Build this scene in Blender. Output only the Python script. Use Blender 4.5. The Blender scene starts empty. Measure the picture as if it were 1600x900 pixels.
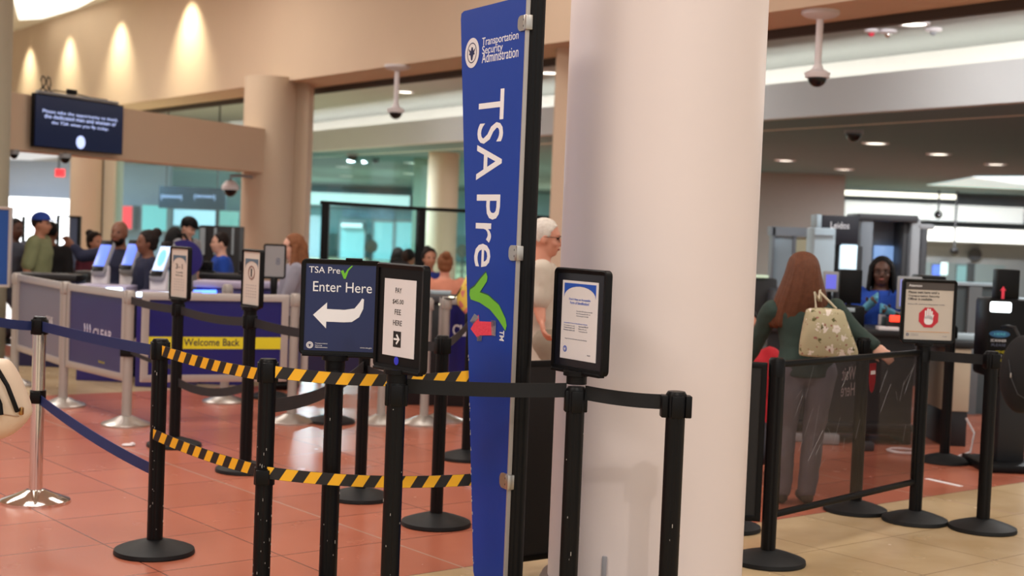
import bpy, bmesh, math, random
from mathutils import Vector, Matrix, noise
random.seed(7)
S = bpy.context.scene
COL = S.collection
V3 = Vector
# ------------------------------------------------------------------ camera
F = 2200.0; CAMH = 1.58
PITCH = math.atan(95 / F); ROLL = math.radians(2.3)
_f = V3((0, math.cos(PITCH), -math.sin(PITCH)))
_u0 = V3((0, math.sin(PITCH), math.cos(PITCH)))
_r = V3((1, 0, 0)) * math.cos(ROLL) + _u0 * math.sin(ROLL)
_u = _u0 * math.cos(ROLL) - V3((1, 0, 0)) * math.sin(ROLL)
CAM = V3((0, 0, CAMH))
cd = bpy.data.cameras.new('camera'); cam = bpy.data.objects.new('camera', cd); COL.objects.link(cam)
M = Matrix((( _r.x, _u.x, -_f.x, 0), (_r.y, _u.y, -_f.y, 0), (_r.z, _u.z, -_f.z, CAMH), (0, 0, 0, 1)))
cam.matrix_world = M
cd.sensor_width = 36; cd.lens = 36 * F / 1600; cd.clip_end = 300
cd.dof.use_dof = True; cd.dof.focus_distance = 5.5; cd.dof.aperture_fstop = 2.8
S.camera = cam
S.view_settings.view_transform = 'Standard'; S.view_settings.look = 'None'
S.view_settings.gamma = 1; S.view_settings.use_curve_mapping = False
S.view_settings.exposure = -0.18
w = bpy.data.worlds.new('world'); S.world = w; w.use_nodes = True
w.node_tree.nodes['Background'].inputs[0].default_value = (1.0, 0.965, 0.93, 1)
w.node_tree.nodes['Background'].inputs[1].default_value = 0.9

def ray(px, py): return _r * ((px - 800) / F) + _u * ((450 - py) / F) + _f
def P(px, py, Y):
    d = ray(px, py); return CAM + d * (Y / d.y)
def Z(px, py, z):
    d = ray(px, py); return CAM + d * ((z - CAMH) / d.z)
def G(px, py): return Z(px, py, 0)
def foot(px, py, Y):            # ground point under an upright thing seen at px,py at depth Y
    p = P(px, py, Y); return V3((p.x, p.y, 0))
def area(name, loc, size, power, color=(1, .9, .8), sizey=None, rot=(0, 0, 0)):
    l = bpy.data.lights.new(name, 'AREA'); l.energy = power; l.color = color; l.size = size
    if sizey: l.shape = 'RECTANGLE'; l.size_y = sizey
    o = bpy.data.objects.new(name, l); COL.objects.link(o); o.location = loc; o.rotation_euler = rot; return o
def spot(name, loc, target, power, angle, blend=.5, color=(1, .9, .8), r=.05):
    l = bpy.data.lights.new(name, 'SPOT'); l.energy = power; l.color = color; l.spot_size = math.radians(angle)
    l.spot_blend = blend; l.shadow_soft_size = r
    o = bpy.data.objects.new(name, l); COL.objects.link(o); o.location = loc
    o.rotation_euler = (V3(target) - V3(loc)).to_track_quat('-Z', 'Y').to_euler(); return o
# main lights: ceiling panels of the hall, one downlight above the queue, fills added for fascia and bulkhead
WARM = (1, .94, .87); NEUT = (.95, .98, 1)
for (x, y, s, e) in ((-4.5, 2.5, 2.4, 230), (0.5, 0.5, 2.4, 150), (5, 3, 2.4, 80), (-3, 8, 2.4, 210), (3.4, 7.6, 1.6, 110), (-7, 13, 2.4, 220)):
    area('hall_area_light', (x, y, 5.38), s, e, WARM)
for (x, y, s, e) in ((-5.5, 18, 2.4, 150), (-9, 22, 2.4, 150), (-1, 13, 2.0, 75)):  # extra area lights added to brighten the far left fascia
    area('hall_area_light', (x, y, 5.38), s, e, WARM)
for (x, y) in ((3.6, 13.6), (6.2, 10.6), (0.4, 18), (-3.2, 23)):      # fill lights added under the middle ceiling, tilted to brighten the grey bulkhead
    area('bulkhead_fill', (x, y, 3.8), .6, 75, (.97, .98, 1), None, (math.radians(52), 0, math.radians(-32)))
spot('queue_downlight', (1.5, 0.1, 5.35), (0.7, 5.6, .7), 240, 42, .6, WARM, .06)

# ------------------------------------------------------------------ materials
def c(r, g=None, b=None):
    if g is None: r, g, b = r
    f = lambda v: (v / 255 / 12.92) if v / 255 <= .04045 else ((v / 255 + .055) / 1.055) ** 2.4
    return (f(r), f(g), f(b), 1)
MATS = {}
def mat(name, col, rough=.5, metal=0, nz=0, nscale=8, bump=0, bscale=60, emit=None, estr=1, coat=0, spec=.5):
    m = bpy.data.materials.new(name); m.use_nodes = True; nt = m.node_tree; b = nt.nodes['Principled BSDF']
    col = c(*col); b.inputs['Base Color'].default_value = col
    b.inputs['Roughness'].default_value = rough; b.inputs['Metallic'].default_value = metal
    b.inputs['Specular IOR Level'].default_value = spec
    if coat: b.inputs['Coat Weight'].default_value = coat
    tc = nt.nodes.new('ShaderNodeTexCoord')
    n = nt.nodes.new('ShaderNodeTexNoise'); n.inputs['Scale'].default_value = nscale; n.inputs['Detail'].default_value = 4
    nt.links.new(tc.outputs['Object'], n.inputs['Vector'])
    nz = nz or .04
    mx = nt.nodes.new('ShaderNodeMix'); mx.data_type = 'RGBA'
    mx.inputs[6].default_value = tuple(v * (1 - nz) for v in col[:3]) + (1,)
    mx.inputs[7].default_value = tuple(min(1, v * (1 + nz)) for v in col[:3]) + (1,)
    nt.links.new(n.outputs['Fac'], mx.inputs[0]); nt.links.new(mx.outputs[2], b.inputs['Base Color'])
    if bump:
        n2 = nt.nodes.new('ShaderNodeTexNoise'); n2.inputs['Scale'].default_value = bscale
        nt.links.new(tc.outputs['Object'], n2.inputs['Vector'])
        bp = nt.nodes.new('ShaderNodeBump'); bp.inputs['Strength'].default_value = bump; bp.inputs['Distance'].default_value = .01
        nt.links.new(n2.outputs['Fac'], bp.inputs['Height']); nt.links.new(bp.outputs[0], b.inputs['Normal'])
    if emit:
        b.inputs['Emission Color'].default_value = c(*emit); b.inputs['Emission Strength'].default_value = estr
    MATS[name] = m; return m
def glassmat(name, tint, gloss=.06, haze=0, hcol=(200, 200, 200)):
    m = bpy.data.materials.new(name); m.use_nodes = True; nt = m.node_tree; nt.nodes.clear()
    o = nt.nodes.new('ShaderNodeOutputMaterial'); t = nt.nodes.new('ShaderNodeBsdfTransparent'); g = nt.nodes.new('ShaderNodeBsdfGlossy')
    t.inputs[0].default_value = c(*tint); g.inputs['Roughness'].default_value = .03
    mx = nt.nodes.new('ShaderNodeMixShader'); mx.inputs[0].default_value = gloss
    nt.links.new(t.outputs[0], mx.inputs[1]); nt.links.new(g.outputs[0], mx.inputs[2]); last = mx
    if haze:
        d = nt.nodes.new('ShaderNodeBsdfDiffuse'); d.inputs[0].default_value = c(*hcol)
        m2 = nt.nodes.new('ShaderNodeMixShader'); m2.inputs[0].default_value = haze
        nt.links.new(mx.outputs[0], m2.inputs[1]); nt.links.new(d.outputs[0], m2.inputs[2]); last = m2
    nt.links.new(last.outputs[0], o.inputs[0]); return m

# ------------------------------------------------------------------ mesh helpers
class MB:
    def __init__(s): s.bm = bmesh.new()
    def box(s, cen, size, bev=0, rz=0, mtx=None):
        m = Matrix.Translation(cen) @ Matrix.Rotation(rz, 4, 'Z') @ Matrix.Diagonal((*size, 1))
        if mtx: m = mtx @ m
        r = bmesh.ops.create_cube(s.bm, size=1, matrix=m)
        if bev:
            es = list({e for v in r['verts'] for e in v.link_edges})
            bmesh.ops.bevel(s.bm, geom=es, offset=bev, segments=2, affect='EDGES', profile=.5)
        return s
    def cone(s, p0, p1, r0, r1=None, seg=16):
        r1 = r0 if r1 is None else r1
        p0, p1 = V3(p0), V3(p1); d = p1 - p0; L = d.length
        if L < 1e-6: return s
        m = Matrix.Translation((p0 + p1) / 2) @ d.to_track_quat('Z', 'Y').to_matrix().to_4x4()
        bmesh.ops.create_cone(s.bm, cap_ends=True, segments=seg, radius1=r0, radius2=r1, depth=L, matrix=m); return s
    def ball(s, cen, r, mtx=None, seg=14):
        if not hasattr(r, '__len__'): r = (r, r, r)
        m = Matrix.Translation(cen) @ (mtx.to_4x4() if mtx else Matrix()) @ Matrix.Diagonal((*r, 1))
        bmesh.ops.create_uvsphere(s.bm, u_segments=seg, v_segments=max(6, seg * 2 // 3), radius=1, matrix=m); return s
    def cap(s, p0, p1, r0, r1, seg=12):
        s.ball(p0, r0, seg=seg); s.ball(p1, r1, seg=seg); s.cone(p0, p1, r0, r1, seg); return s
    def lathe(s, prof, seg=32, cen=(0, 0, 0)):
        cen = V3(cen); rings = []
        for r, z in prof:
            if r < 1e-5: rings.append([s.bm.verts.new(cen + V3((0, 0, z)))])
            else: rings.append([s.bm.verts.new(cen + V3((r * math.cos(2 * math.pi * i / seg), r * math.sin(2 * math.pi * i / seg), z))) for i in range(seg)])
        for a, b in zip(rings, rings[1:]):
            for i in range(seg):
                j = (i + 1) % seg
                if len(a) == 1 and len(b) == 1: continue
                if len(a) == 1: s.bm.faces.new((a[0], b[j], b[i]))
                elif len(b) == 1: s.bm.faces.new((a[i], a[j], b[0]))
                else: s.bm.faces.new((a[i], a[j], b[j], b[i]))
        return s
    def loft(s, rings, capends=True):
        vs = [[s.bm.verts.new(p) for p in r] for r in rings]; n = len(vs[0])
        for a, b in zip(vs, vs[1:]):
            for i in range(n):
                j = (i + 1) % n; s.bm.faces.new((a[i], a[j], b[j], b[i]))
        if capends:
            s.bm.faces.new(vs[0][::-1]); s.bm.faces.new(vs[-1])
        return s
    def prism(s, pts, y0, y1):       # polygon in XZ, thickness in Y
        return s.loft([[V3((x, y0, z)) for x, z in pts], [V3((x, y1, z)) for x, z in pts]])
    def slab(s, pts, z0, z1):        # polygon in XY, thickness in Z
        return s.loft([[V3((p[0], p[1], z0)) for p in pts], [V3((p[0], p[1], z1)) for p in pts]])
    def tube(s, pts, r, seg=8):
        pts = [V3(p) for p in pts]; rings = []
        for i, p in enumerate(pts):
            t = (pts[min(i + 1, len(pts) - 1)] - pts[max(i - 1, 0)]).normalized()
            q = t.to_track_quat('Z', 'Y')
            rr = r[i] if hasattr(r, '__len__') else r
            rings.append([p + q @ V3((rr * math.cos(2 * math.pi * k / seg), rr * math.sin(2 * math.pi * k / seg), 0)) for k in range(seg)])
        return s.loft(rings)
    def build(s, name, m, parent=None, loc=(0, 0, 0), rz=0, smooth=True, ang=35):
        bmesh.ops.recalc_face_normals(s.bm, faces=s.bm.faces)
        me = bpy.data.meshes.new(name); s.bm.to_mesh(me); s.bm.free()
        return fin(name, me, m, parent, loc, rz, smooth, ang)
def fin(name, me, m, parent=None, loc=(0, 0, 0), rz=0, smooth=True, ang=35):
    if not smooth and len(me.polygons): me.polygons.foreach_set('use_smooth', [False] * len(me.polygons))
    if smooth and len(me.polygons):
        me.polygons.foreach_set('use_smooth', [True] * len(me.polygons)); me.set_sharp_from_angle(angle=math.radians(ang))
    if m: me.materials.append(m)
    o = bpy.data.objects.new(name, me); COL.objects.link(o); o.location = loc; o.rotation_euler = (0, 0, rz)
    if parent: o.parent = parent
    return o
def tag(o, label=None, cat=None, group=None, kind=None):
    if label: o['label'] = label
    if cat: o['category'] = cat
    if group: o['group'] = group
    if kind: o['kind'] = kind
    return o
def struct(o, label=None): o['kind'] = 'structure'; return tag(o, label) if label else o
def thing(name, label, cat, loc=(0, 0, 0), rz=0, group=None):
    o = bpy.data.objects.new(name, None); COL.objects.link(o); o.location = loc; o.rotation_euler = (0, 0, rz)
    o.empty_display_size = .1; return tag(o, label, cat, group)
def rr(w, h, r, n=5, cx=0, cz=0):
    pts = []
    for sx, sz, a0 in ((1, 1, 0), (-1, 1, 90), (-1, -1, 180), (1, -1, 270)):
        for k in range(n + 1):
            a = math.radians(a0 + 90 * k / n)
            pts.append((cx + sx * (w / 2 - r) + r * math.cos(a), cz + sz * (h / 2 - r) + r * math.sin(a)))
    return pts
def ringframe(mb, w, h, b, r, y0, y1):
    o = rr(w, h, r); i = rr(w - 2 * b, h - 2 * b, max(.002, r - b))
    mid = rr(w - b * .5, h - b * .5, max(.003, r - b * .25))
    rings = [[V3((x, y1, z)) for x, z in i], [V3((x, y1, z)) for x, z in o], [V3((x, y0 + .004, z)) for x, z in o], [V3((x, y0, z)) for x, z in mid], [V3((x, y0 + .003, z)) for x, z in i], [V3((x, y1, z)) for x, z in i]]
    return mb.loft(rings, False)
def text(s, size, m, parent, x=0, z=0, y=-.001, width=None, align='CENTER', name='lettering', ext=.0004, off=0, rot=0, mirror=False, shear=0, height=None, rz=0):
    cu = bpy.data.curves.new(name, 'FONT'); cu.body = s; cu.size = 1; cu.align_x = align; cu.offset = off; cu.shear = shear; cu.resolution_u = 3
    t = bpy.data.objects.new('tmp', cu); COL.objects.link(t)
    me = bpy.data.meshes.new_from_object(t)
    bpy.data.objects.remove(t)
    xs = [v.co.x for v in me.vertices]; ys = [v.co.y for v in me.vertices]
    sx = size; sz = size
    if width: sx = width / (max(xs) - min(xs))
    if height: sz = height / (max(ys) - min(ys))
    if mirror: sx = -sx
    cr, sr = math.cos(math.radians(rot)), math.sin(math.radians(rot))
    for v in me.vertices:
        a, b = v.co.x * sx, v.co.y * sz
        v.co = V3((a * cr - b * sr, 0, a * sr + b * cr))
    bm = bmesh.new(); bm.from_mesh(me)
    g = bmesh.ops.extrude_face_region(bm, geom=list(bm.faces))
    for v in [e for e in g['geom'] if isinstance(e, bmesh.types.BMVert)]: v.co.y -= ext
    bmesh.ops.recalc_face_normals(bm, faces=bm.faces); bm.to_mesh(me); bm.free()
    return fin(name, me, m, parent, (x, y, z), rz, False)
def remesh(mb, vox, name, m, parent, smooth=3, disp=0, dscale=6, loc=(0, 0, 0)):
    me = bpy.data.meshes.new('tmp'); bmesh.ops.recalc_face_normals(mb.bm, faces=mb.bm.faces); mb.bm.to_mesh(me); mb.bm.free()
    t = bpy.data.objects.new('tmp', me); COL.objects.link(t)
    r = t.modifiers.new('r', 'REMESH'); r.mode = 'VOXEL'; r.voxel_size = vox
    if smooth: sm = t.modifiers.new('s', 'SMOOTH'); sm.iterations = smooth; sm.factor = .5
    dg = bpy.context.evaluated_depsgraph_get(); out = bpy.data.meshes.new_from_object(t.evaluated_get(dg))
    bpy.data.objects.remove(t)
    if disp:
        for v in out.vertices:
            n = noise.noise(V3((v.co.x * dscale, v.co.y * dscale, v.co.z * dscale * 1.6))) + .5 * noise.noise(v.co * dscale * 2.7)
            v.co += v.normal * n * disp
    out.name = name
    return fin(name, out, m, parent, loc, 0, True, 80)
# ------------------------------------------------------------------ palette
BLACK = mat('black_plastic', (10, 10, 12), .42, spec=.2, nz=.15); BLACKM = mat('black_powder_coat', (10, 10, 12), .38, spec=.22, nz=.2, bump=.05, bscale=400)
RUBBER = mat('base_rubber', (20, 22, 24), .55, spec=.3, nz=.2, nscale=20); CHROME = mat('chrome', (225, 222, 218), .1, 1); STEEL = mat('brushed_steel', (196, 192, 186), .35, 1, nz=.08)
SILVER = mat('silver_paint', (172, 166, 160), .42, .35); ALU = mat('aluminium', (190, 184, 180), .4, .6); WHITE = mat('white_paper', (226, 222, 226), .6)
PAPERT = mat('cream_paper', (206, 198, 188), .6); WLET = mat('white_lettering', (240, 240, 244), .5); KLET = mat('black_lettering', (22, 22, 26), .5)
NAVY = mat('navy_panel', (30, 42, 88), .22, nz=.06); TSABLUE = mat('banner_blue', (8, 58, 160), .45, spec=.25, nz=.05); GREEN = mat('tick_green', (112, 194, 44), .45)
DGREEN = mat('tick_shade_green', (30, 84, 52), .5); RED = mat('red_tape', (236, 62, 88), .55, bump=.2); STOPRED = mat('stop_red', (200, 40, 58), .5)
TAPE = glassmat('clear_tape', (240, 240, 245), .3, .12); PINK = mat('painted_column', (230, 218, 216), .42, nz=.03, nscale=2, bump=.04, bscale=9)
TANWALL = mat('tan_plaster', (212, 189, 164), .85, nz=.03, nscale=1.5); TANCOL = mat('tan_column', (204, 184, 160), .8, nz=.03, nscale=2)
CREAM = mat('cream_plaster', (205, 198, 178), .8); GREYW = mat('grey_plaster', (194, 194, 192), .85, nz=.03, nscale=2); DARKTRIM = mat('dark_trim', (70, 62, 56), .7)
CEILW = mat('white_ceiling', (232, 228, 222), .9, nz=.02); CEILG = mat('grey_green_ceiling', (98, 124, 132), .9, nz=.05, nscale=1)
BELTK = mat('black_webbing', (14, 16, 21), .75, bump=.3, bscale=700); BELTB = mat('blue_webbing', (30, 50, 108), .7, bump=.3, bscale=700); BELTG = mat('charcoal_webbing', (38, 38, 42), .8, bump=.3, bscale=700)
PURPLE = mat('purple_panel', (26, 26, 104), .3, nz=.1, nscale=3); YEL = mat('yellow_band', (222, 210, 34), .5); LAV = mat('lavender_top', (166, 160, 186), .5)
LED = mat('led_white', (255, 255, 255), emit=(205, 240, 255), estr=6); LEDB = mat('led_blue', (60, 90, 255), emit=(80, 130, 255), estr=4); DISC = mat('downlight_glow', (255, 255, 255), emit=(255, 246, 226), estr=7)
BRIGHT = mat('lit_panel', (255, 255, 255), emit=(236, 246, 255), estr=2.0); BRIGHTC = mat('lit_ceiling_panel', (250, 255, 255), emit=(225, 242, 240), estr=1.2)
SCRB = mat('screen_blue', (60, 80, 200), .3, emit=(120, 150, 250), estr=1.2); DKSCR = mat('screen_navy', (4, 10, 30), .2, emit=(2, 14, 44), estr=1); SCRLET = mat('screen_lettering', (200, 215, 255), emit=(180, 200, 255), estr=1.3)
DARK = mat('dark_laminate', (18, 19, 24), .5, nz=.1); DGREY = mat('dark_grey_metal', (62, 64, 68), .5); LGREY = mat('machine_grey', (150, 154, 158), .5); PALEB = mat('pale_blue_panel', (168, 186, 196), .5)
SIGNBG = mat('overhead_sign_blue', (22, 60, 84), .4); REDLIT = mat('red_backlit', (235, 50, 60), emit=(240, 60, 66), estr=1.2); DOMEK = mat('camera_smoke_dome', (14, 14, 18), .08)
GLASSC = glassmat('tinted_glass', (232, 250, 252), .06); GLASSP = glassmat('clear_glass', (240, 250, 250), .04); ACRYL = glassmat('smoked_acrylic', (226, 220, 220), .04, .035, (110, 104, 102)); PLAST = glassmat('plastic_sleeve', (240, 240, 248), .02, .015)
COVER = glassmat('poster_cover', (245, 245, 248), .05)

def hazard():
    m = bpy.data.materials.new('hazard_webbing'); m.use_nodes = True; nt = m.node_tree; b = nt.nodes['Principled BSDF']; b.inputs['Roughness'].default_value = .6
    uv = nt.nodes.new('ShaderNodeUVMap'); sx = nt.nodes.new('ShaderNodeSeparateXYZ'); nt.links.new(uv.outputs[0], sx.inputs[0])
    def mth(op, a, bb):
        n = nt.nodes.new('ShaderNodeMath'); n.operation = op
        for i, v in enumerate((a, bb)):
            if isinstance(v, (int, float)): n.inputs[i].default_value = v
            elif v is not None: nt.links.new(v, n.inputs[i])
        return n.outputs[0]
    t = mth('SUBTRACT', sx.outputs['X'], mth('MULTIPLY', sx.outputs['Y'], .6))
    f = mth('FRACT', mth('DIVIDE', t, .098), None); g = mth('GREATER_THAN', f, .5)
    e = mth('LESS_THAN', mth('ABSOLUTE', mth('SUBTRACT', sx.outputs['Y'], .025), None), .0243)
    mx = nt.nodes.new('ShaderNodeMix'); mx.data_type = 'RGBA'; mx.inputs[6].default_value = c(30, 27, 28); mx.inputs[7].default_value = c(250, 186, 34)
    nt.links.new(mth('MULTIPLY', g, e), mx.inputs[0]); nt.links.new(mx.outputs[2], b.inputs['Base Color']); return m
HAZ = hazard()

# ------------------------------------------------------------------ floor
AD = V3((-math.sin(math.radians(39.2)), math.cos(math.radians(39.2)), 0)); BD = V3((AD.y, -AD.x, 0))
s1 = (G(818, 884).dot(AD) + G(1210, 814).dot(AD) + G(1600, 744).dot(AD)) / 3
s2 = G(228, 611).dot(AD)
def floormat():
    m = bpy.data.materials.new('terracotta_and_travertine_tiles'); m.use_nodes = True; nt = m.node_tree; b = nt.nodes['Principled BSDF']
    geo = nt.nodes.new('ShaderNodeNewGeometry')
    def dot(v):
        n = nt.nodes.new('ShaderNodeVectorMath'); n.operation = 'DOT_PRODUCT'; nt.links.new(geo.outputs['Position'], n.inputs[0]); n.inputs[1].default_value = v; return n.outputs['Value']
    def mth(op, a, bb=None, cl=False):
        n = nt.nodes.new('ShaderNodeMath'); n.operation = op; n.use_clamp = cl
        for i, v in enumerate((a, bb)):
            if isinstance(v, (int, float)): n.inputs[i].default_value = v
            elif v is not None: nt.links.new(v, n.inputs[i])
        return n.outputs[0]
    a = dot(AD); bb = dot(BD)
    a0 = s1; b0 = G(495, 806).dot(BD)
    def line(v, off, T, wd):      # 1 on the joints
        f = mth('FRACT', mth('ADD', mth('DIVIDE', mth('SUBTRACT', v, off), T), 100.5))
        return mth('LESS_THAN', mth('ABSOLUTE', mth('SUBTRACT', f, .5)), wd / T)
    T = .61
    ja = line(a, a0, T, .004); jb = line(bb, b0, T, .004); j = mth('MAXIMUM', ja, jb)
    big = line(bb, b0, T * 6, .006)
    # which floor: bands along AD
    def between(lo, hi): return mth('MULTIPLY', mth('GREATER_THAN', a, lo), mth('LESS_THAN', a, hi))
    red = mth('MAXIMUM', between(s1, s2), between(s2 + 3.2, s2 + 9))
    def noisec(scale, c1, c2, det=3):
        n = nt.nodes.new('ShaderNodeTexNoise'); n.inputs['Scale'].default_value = scale; n.inputs['Detail'].default_value = det
        nt.links.new(geo.outputs['Position'], n.inputs['Vector'])
        r = nt.nodes.new('ShaderNodeValToRGB'); r.color_ramp.elements[0].position = .32; r.color_ramp.elements[1].position = .68
        r.color_ramp.elements[0].color = c(*c1); r.color_ramp.elements[1].color = c(*c2); nt.links.new(n.outputs['Fac'], r.inputs[0]); return r.outputs[0], n.outputs['Fac']
    rc, _ = noisec(1.2, (176, 103, 80), (185, 111, 88)); bc, _ = noisec(2.2, (184, 158, 118), (202, 179, 142), 4)
    # every tile has a slightly different tone
    ia = mth('FLOOR', mth('DIVIDE', mth('SUBTRACT', a, a0), T)); ib = mth('FLOOR', mth('DIVIDE', mth('SUBTRACT', bb, b0), T))
    wn = nt.nodes.new('ShaderNodeTexWhiteNoise'); wn.noise_dimensions = '2D'; cb = nt.nodes.new('ShaderNodeCombineXYZ'); nt.links.new(ia, cb.inputs[0]); nt.links.new(ib, cb.inputs[1]); nt.links.new(cb.outputs[0], wn.inputs['Vector'])
    tone = mth('ADD', mth('MULTIPLY', wn.outputs['Value'], .10), .95)
    def mix(f, x, y, t='MIX'):
        n = nt.nodes.new('ShaderNodeMix'); n.data_type = 'RGBA'; n.blend_type = t
        if isinstance(f, (int, float)): n.inputs[0].default_value = f
        else: nt.links.new(f, n.inputs[0])
        for i, v in ((6, x), (7, y)):
            if isinstance(v, tuple): n.inputs[i].default_value = v
            else: nt.links.new(v, n.inputs[i])
        return n.outputs[2]
    base = mix(red, bc, rc)
    hs = nt.nodes.new('ShaderNodeHueSaturation'); nt.links.new(tone, hs.inputs['Value']); nt.links.new(base, hs.inputs['Color'])
    gro = mix(red, c(140, 118, 90), c(96, 52, 42))
    col = mix(mth('MULTIPLY', j, .85), hs.outputs[0], gro)
    col = mix(mth('MULTIPLY', big, .8), col, c(190, 158, 140))
    nt.links.new(col, b.inputs['Base Color'])
    _, nf = noisec(5, (0, 0, 0), (255, 255, 255)); nt.links.new(mth('ADD', mth('MULTIPLY', nf, .05), .24), b.inputs['Roughness'])
    b.inputs['Specular IOR Level'].default_value = .35
    bp = nt.nodes.new('ShaderNodeBump'); bp.inputs['Strength'].default_value = .35; bp.inputs['Distance'].default_value = .002
    nt.links.new(mth('SUBTRACT', 1, j), bp.inputs['Height']); nt.links.new(bp.outputs[0], b.inputs['Normal'])
    return m
struct(MB().box((0, 27, -.05), (80, 74, .1)).build('floor', floormat(), smooth=False))

# ------------------------------------------------------------------ ceilings and fascias
def lineAt(p, q, t): return p + (q - p) * t
f1a, f1b = Z(192, 163, 3.5), Z(1196, 20, 3.5); d1 = (f1b - f1a).normalized(); n1 = V3((-d1.y, d1.x, 0)); n1 = n1 if n1.y > 0 else -n1
A0, A1 = f1a - d1 * 16, f1b + d1 * 10
struct(MB().slab([A0, A1, A1 + n1 * .75, A0 + n1 * .75], 3.5, 5.7).build('wall_fascia', TANWALL, smooth=False), 'tall tan fascia across the hall above the lanes')
struct(MB().slab([A0 + n1 * .75, A1 + n1 * .75, A1 + n1 * .83, A0 + n1 * .83], 3.42, 4.4).build('trim_1', DARKTRIM, smooth=False))
struct(MB().slab([A0 - n1 * 0, A1, A1 - n1 * 30, A0 - n1 * 30], 5.45, 5.6).build('ceiling', CEILW, smooth=False))
f2a, f2b = Z(478, 237, 3.1), Z(1400, 172.5, 3.1); d2 = (f2b - f2a).normalized(); n2 = V3((-d2.y, d2.x, 0)); n2 = n2 if n2.y > 0 else -n2
B0, B1 = f2a - d2 * 30, f2b + d2 * 12
struct(MB().slab([B0, B1, B1 + n2 * .15, B0 + n2 * .15], 3.1, 3.55).build('wall_cove', GREYW, smooth=False), 'grey curved bulkhead lit from behind along its top')
struct(MB().slab([B0 + n2 * .15, B1 + n2 * .15, B1 + n2 * 1.2, B0 + n2 * 1.2], 3.1, 3.2).build('ceiling_ledge', CEILG, smooth=False))
struct(MB().slab([B0 + n2 * 1.2, B1 + n2 * 1.2, B1 + n2 * 1.3, B0 + n2 * 1.3], 3.1, 3.95).build('wall_cove_back', CEILW, smooth=False))
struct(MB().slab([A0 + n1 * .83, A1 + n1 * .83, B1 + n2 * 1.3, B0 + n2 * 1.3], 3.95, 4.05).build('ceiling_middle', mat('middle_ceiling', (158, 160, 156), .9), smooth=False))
struct(MB().slab([B0 + n2 * 1.3, B1 + n2 * 1.3, B1 + n2 * 70, B0 + n2 * 70], 3.1, 3.2).build('ceiling_far', CEILG, smooth=False))
ct = MB()
m_ = (B0 + B1) / 2
led = MB().slab([B0 + n2 * .45, B1 + n2 * .45, B1 + n2 * .6, B0 + n2 * .6], 3.21, 3.25).build('light_strip', mat('cove_tube', (255, 255, 255), emit=(255, 250, 240), estr=13), smooth=False)
tag(led, 'long white light strip hidden behind the grey bulkhead', 'light')

# columns
def column(px, py, Y, r, m, name='column', label='', z1=5.5, plinth=None, taper=0):
    p = foot(px, py, Y); mb = MB().lathe([(0, 0), (r + taper, 0), (r, z1), (0, z1)], 64)
    o = mb.build(name, m, None, (p.x, p.y, 0), ang=50); struct(o, label); return o, p
colo, cp = column(1006, 900, 6.0, .415, PINK, 'column', 'big round off white column in the middle foreground', 5.45)
MB().lathe([(.415, 0), (.45, 0), (.45, .08), (.44, .1), (.415, .1)], 64).build('plinth_ring', mat('plinth', (120, 106, 98), .5), colo)
MB().box((0, 0, 0), (.02, .01, .14), .003).build('outlet_cover', mat('scuffed_plate', (150, 150, 156), .4), colo, (-.2, -.372, .2), rz=-.5)
GREENC = mat('grey_green_column', (176, 172, 152), .8)
column(-50, 560, 14.5, .36, GREENC, 'column', 'grey green round column at the left edge', 3.9)
column(413, 430, 20.0, .36, TANCOL, 'column', 'tan round column where the low beam ends', 3.55)
column(131, 420, 23, .25, TANCOL, 'column', 'tan round column under the low beam behind the officers', 3.3)
column(688, 400, 30, .33, TANCOL, 'column', 'tan round column behind the black framed screen', 3.15)
def pier(x0, x1, y0, Y, z1, m, label, depth=.5):
    a, b = foot(x0, y0, Y), foot(x1, y0, Y)
    return struct(MB().box(((a.x + b.x) / 2, Y + depth / 2, z1 / 2), (b.x - a.x, depth, z1)).build('pier', m, smooth=False), label)
pier(453, 478, 300, 20.1, 3.55, TANCOL, 'narrow tan pier right of the round column'); pier(447, 455, 300, 20.05, 3.55, DARKTRIM, 'dark joint between column and pier', .3)
pier(158, 178, 340, 23.1, 3.3, CREAM, 'cream pier under the low beam'); pier(152, 159, 340, 23.05, 3.3, DARKTRIM, 'dark joint beside the cream pier', .3)
pier(644, 668, 330, 33, 3.15, GREENC, 'pale square pier far behind the black framed screen'); pier(866, 905, 200, 15.0, 3.55, TANWALL, 'tan pier behind the big round column')
pier(1184, 1320, 300, 33, 3.15, mat('grey_tan', (150, 146, 140), .85), 'wide tan wall block at the far right', 1.5)  # one even grey tan, darker than the other tan walls

# low beam with television
b0 = P(-60, 222, 14.2); b1 = Z(400, 268.5, 2.2)
bs = Z(15, 233, 2.2); bd = (b1 - bs).normalized(); bd.z = 0; bd.normalize(); bn = V3((-bd.y, bd.x, 0)); bn = bn if bn.y > 0 else -bn
q0, q1 = bs - bd * 1.2, V3((b1.x, b1.y, 0)) + bd * .2; q0.z = 0
zt = 2.2 + (P(298, 178, 17).z - P(298, 257.5, 17).z)
struct(MB().slab([q0, q1, q1 + bn * .4, q0 + bn * .4], 2.2, zt).build('wall_low_beam', TANWALL, smooth=False), 'low tan beam carrying the television')
ang = math.atan2(bd.y, bd.x)
def online(px, py):     # where a ray meets the beam's front face
    d = ray(px, py); t = (bs - CAM).dot(bn) / d.dot(bn); return CAM + d * t
ta, tb, tc_, td = online(42, 147), online(182, 163), online(38, 230), online(179, 241)
tw = (V3((tb.x, tb.y, 0)) - V3((ta.x, ta.y, 0))).length; th = ((ta.z - tc_.z) + (tb.z - td.z)) / 2; tcen = (ta + tb + tc_ + td) / 4
tv = thing('television', 'wall mounted television thanking the men and women who screen travellers', 'television', tcen - bn * .12, ang)
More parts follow.
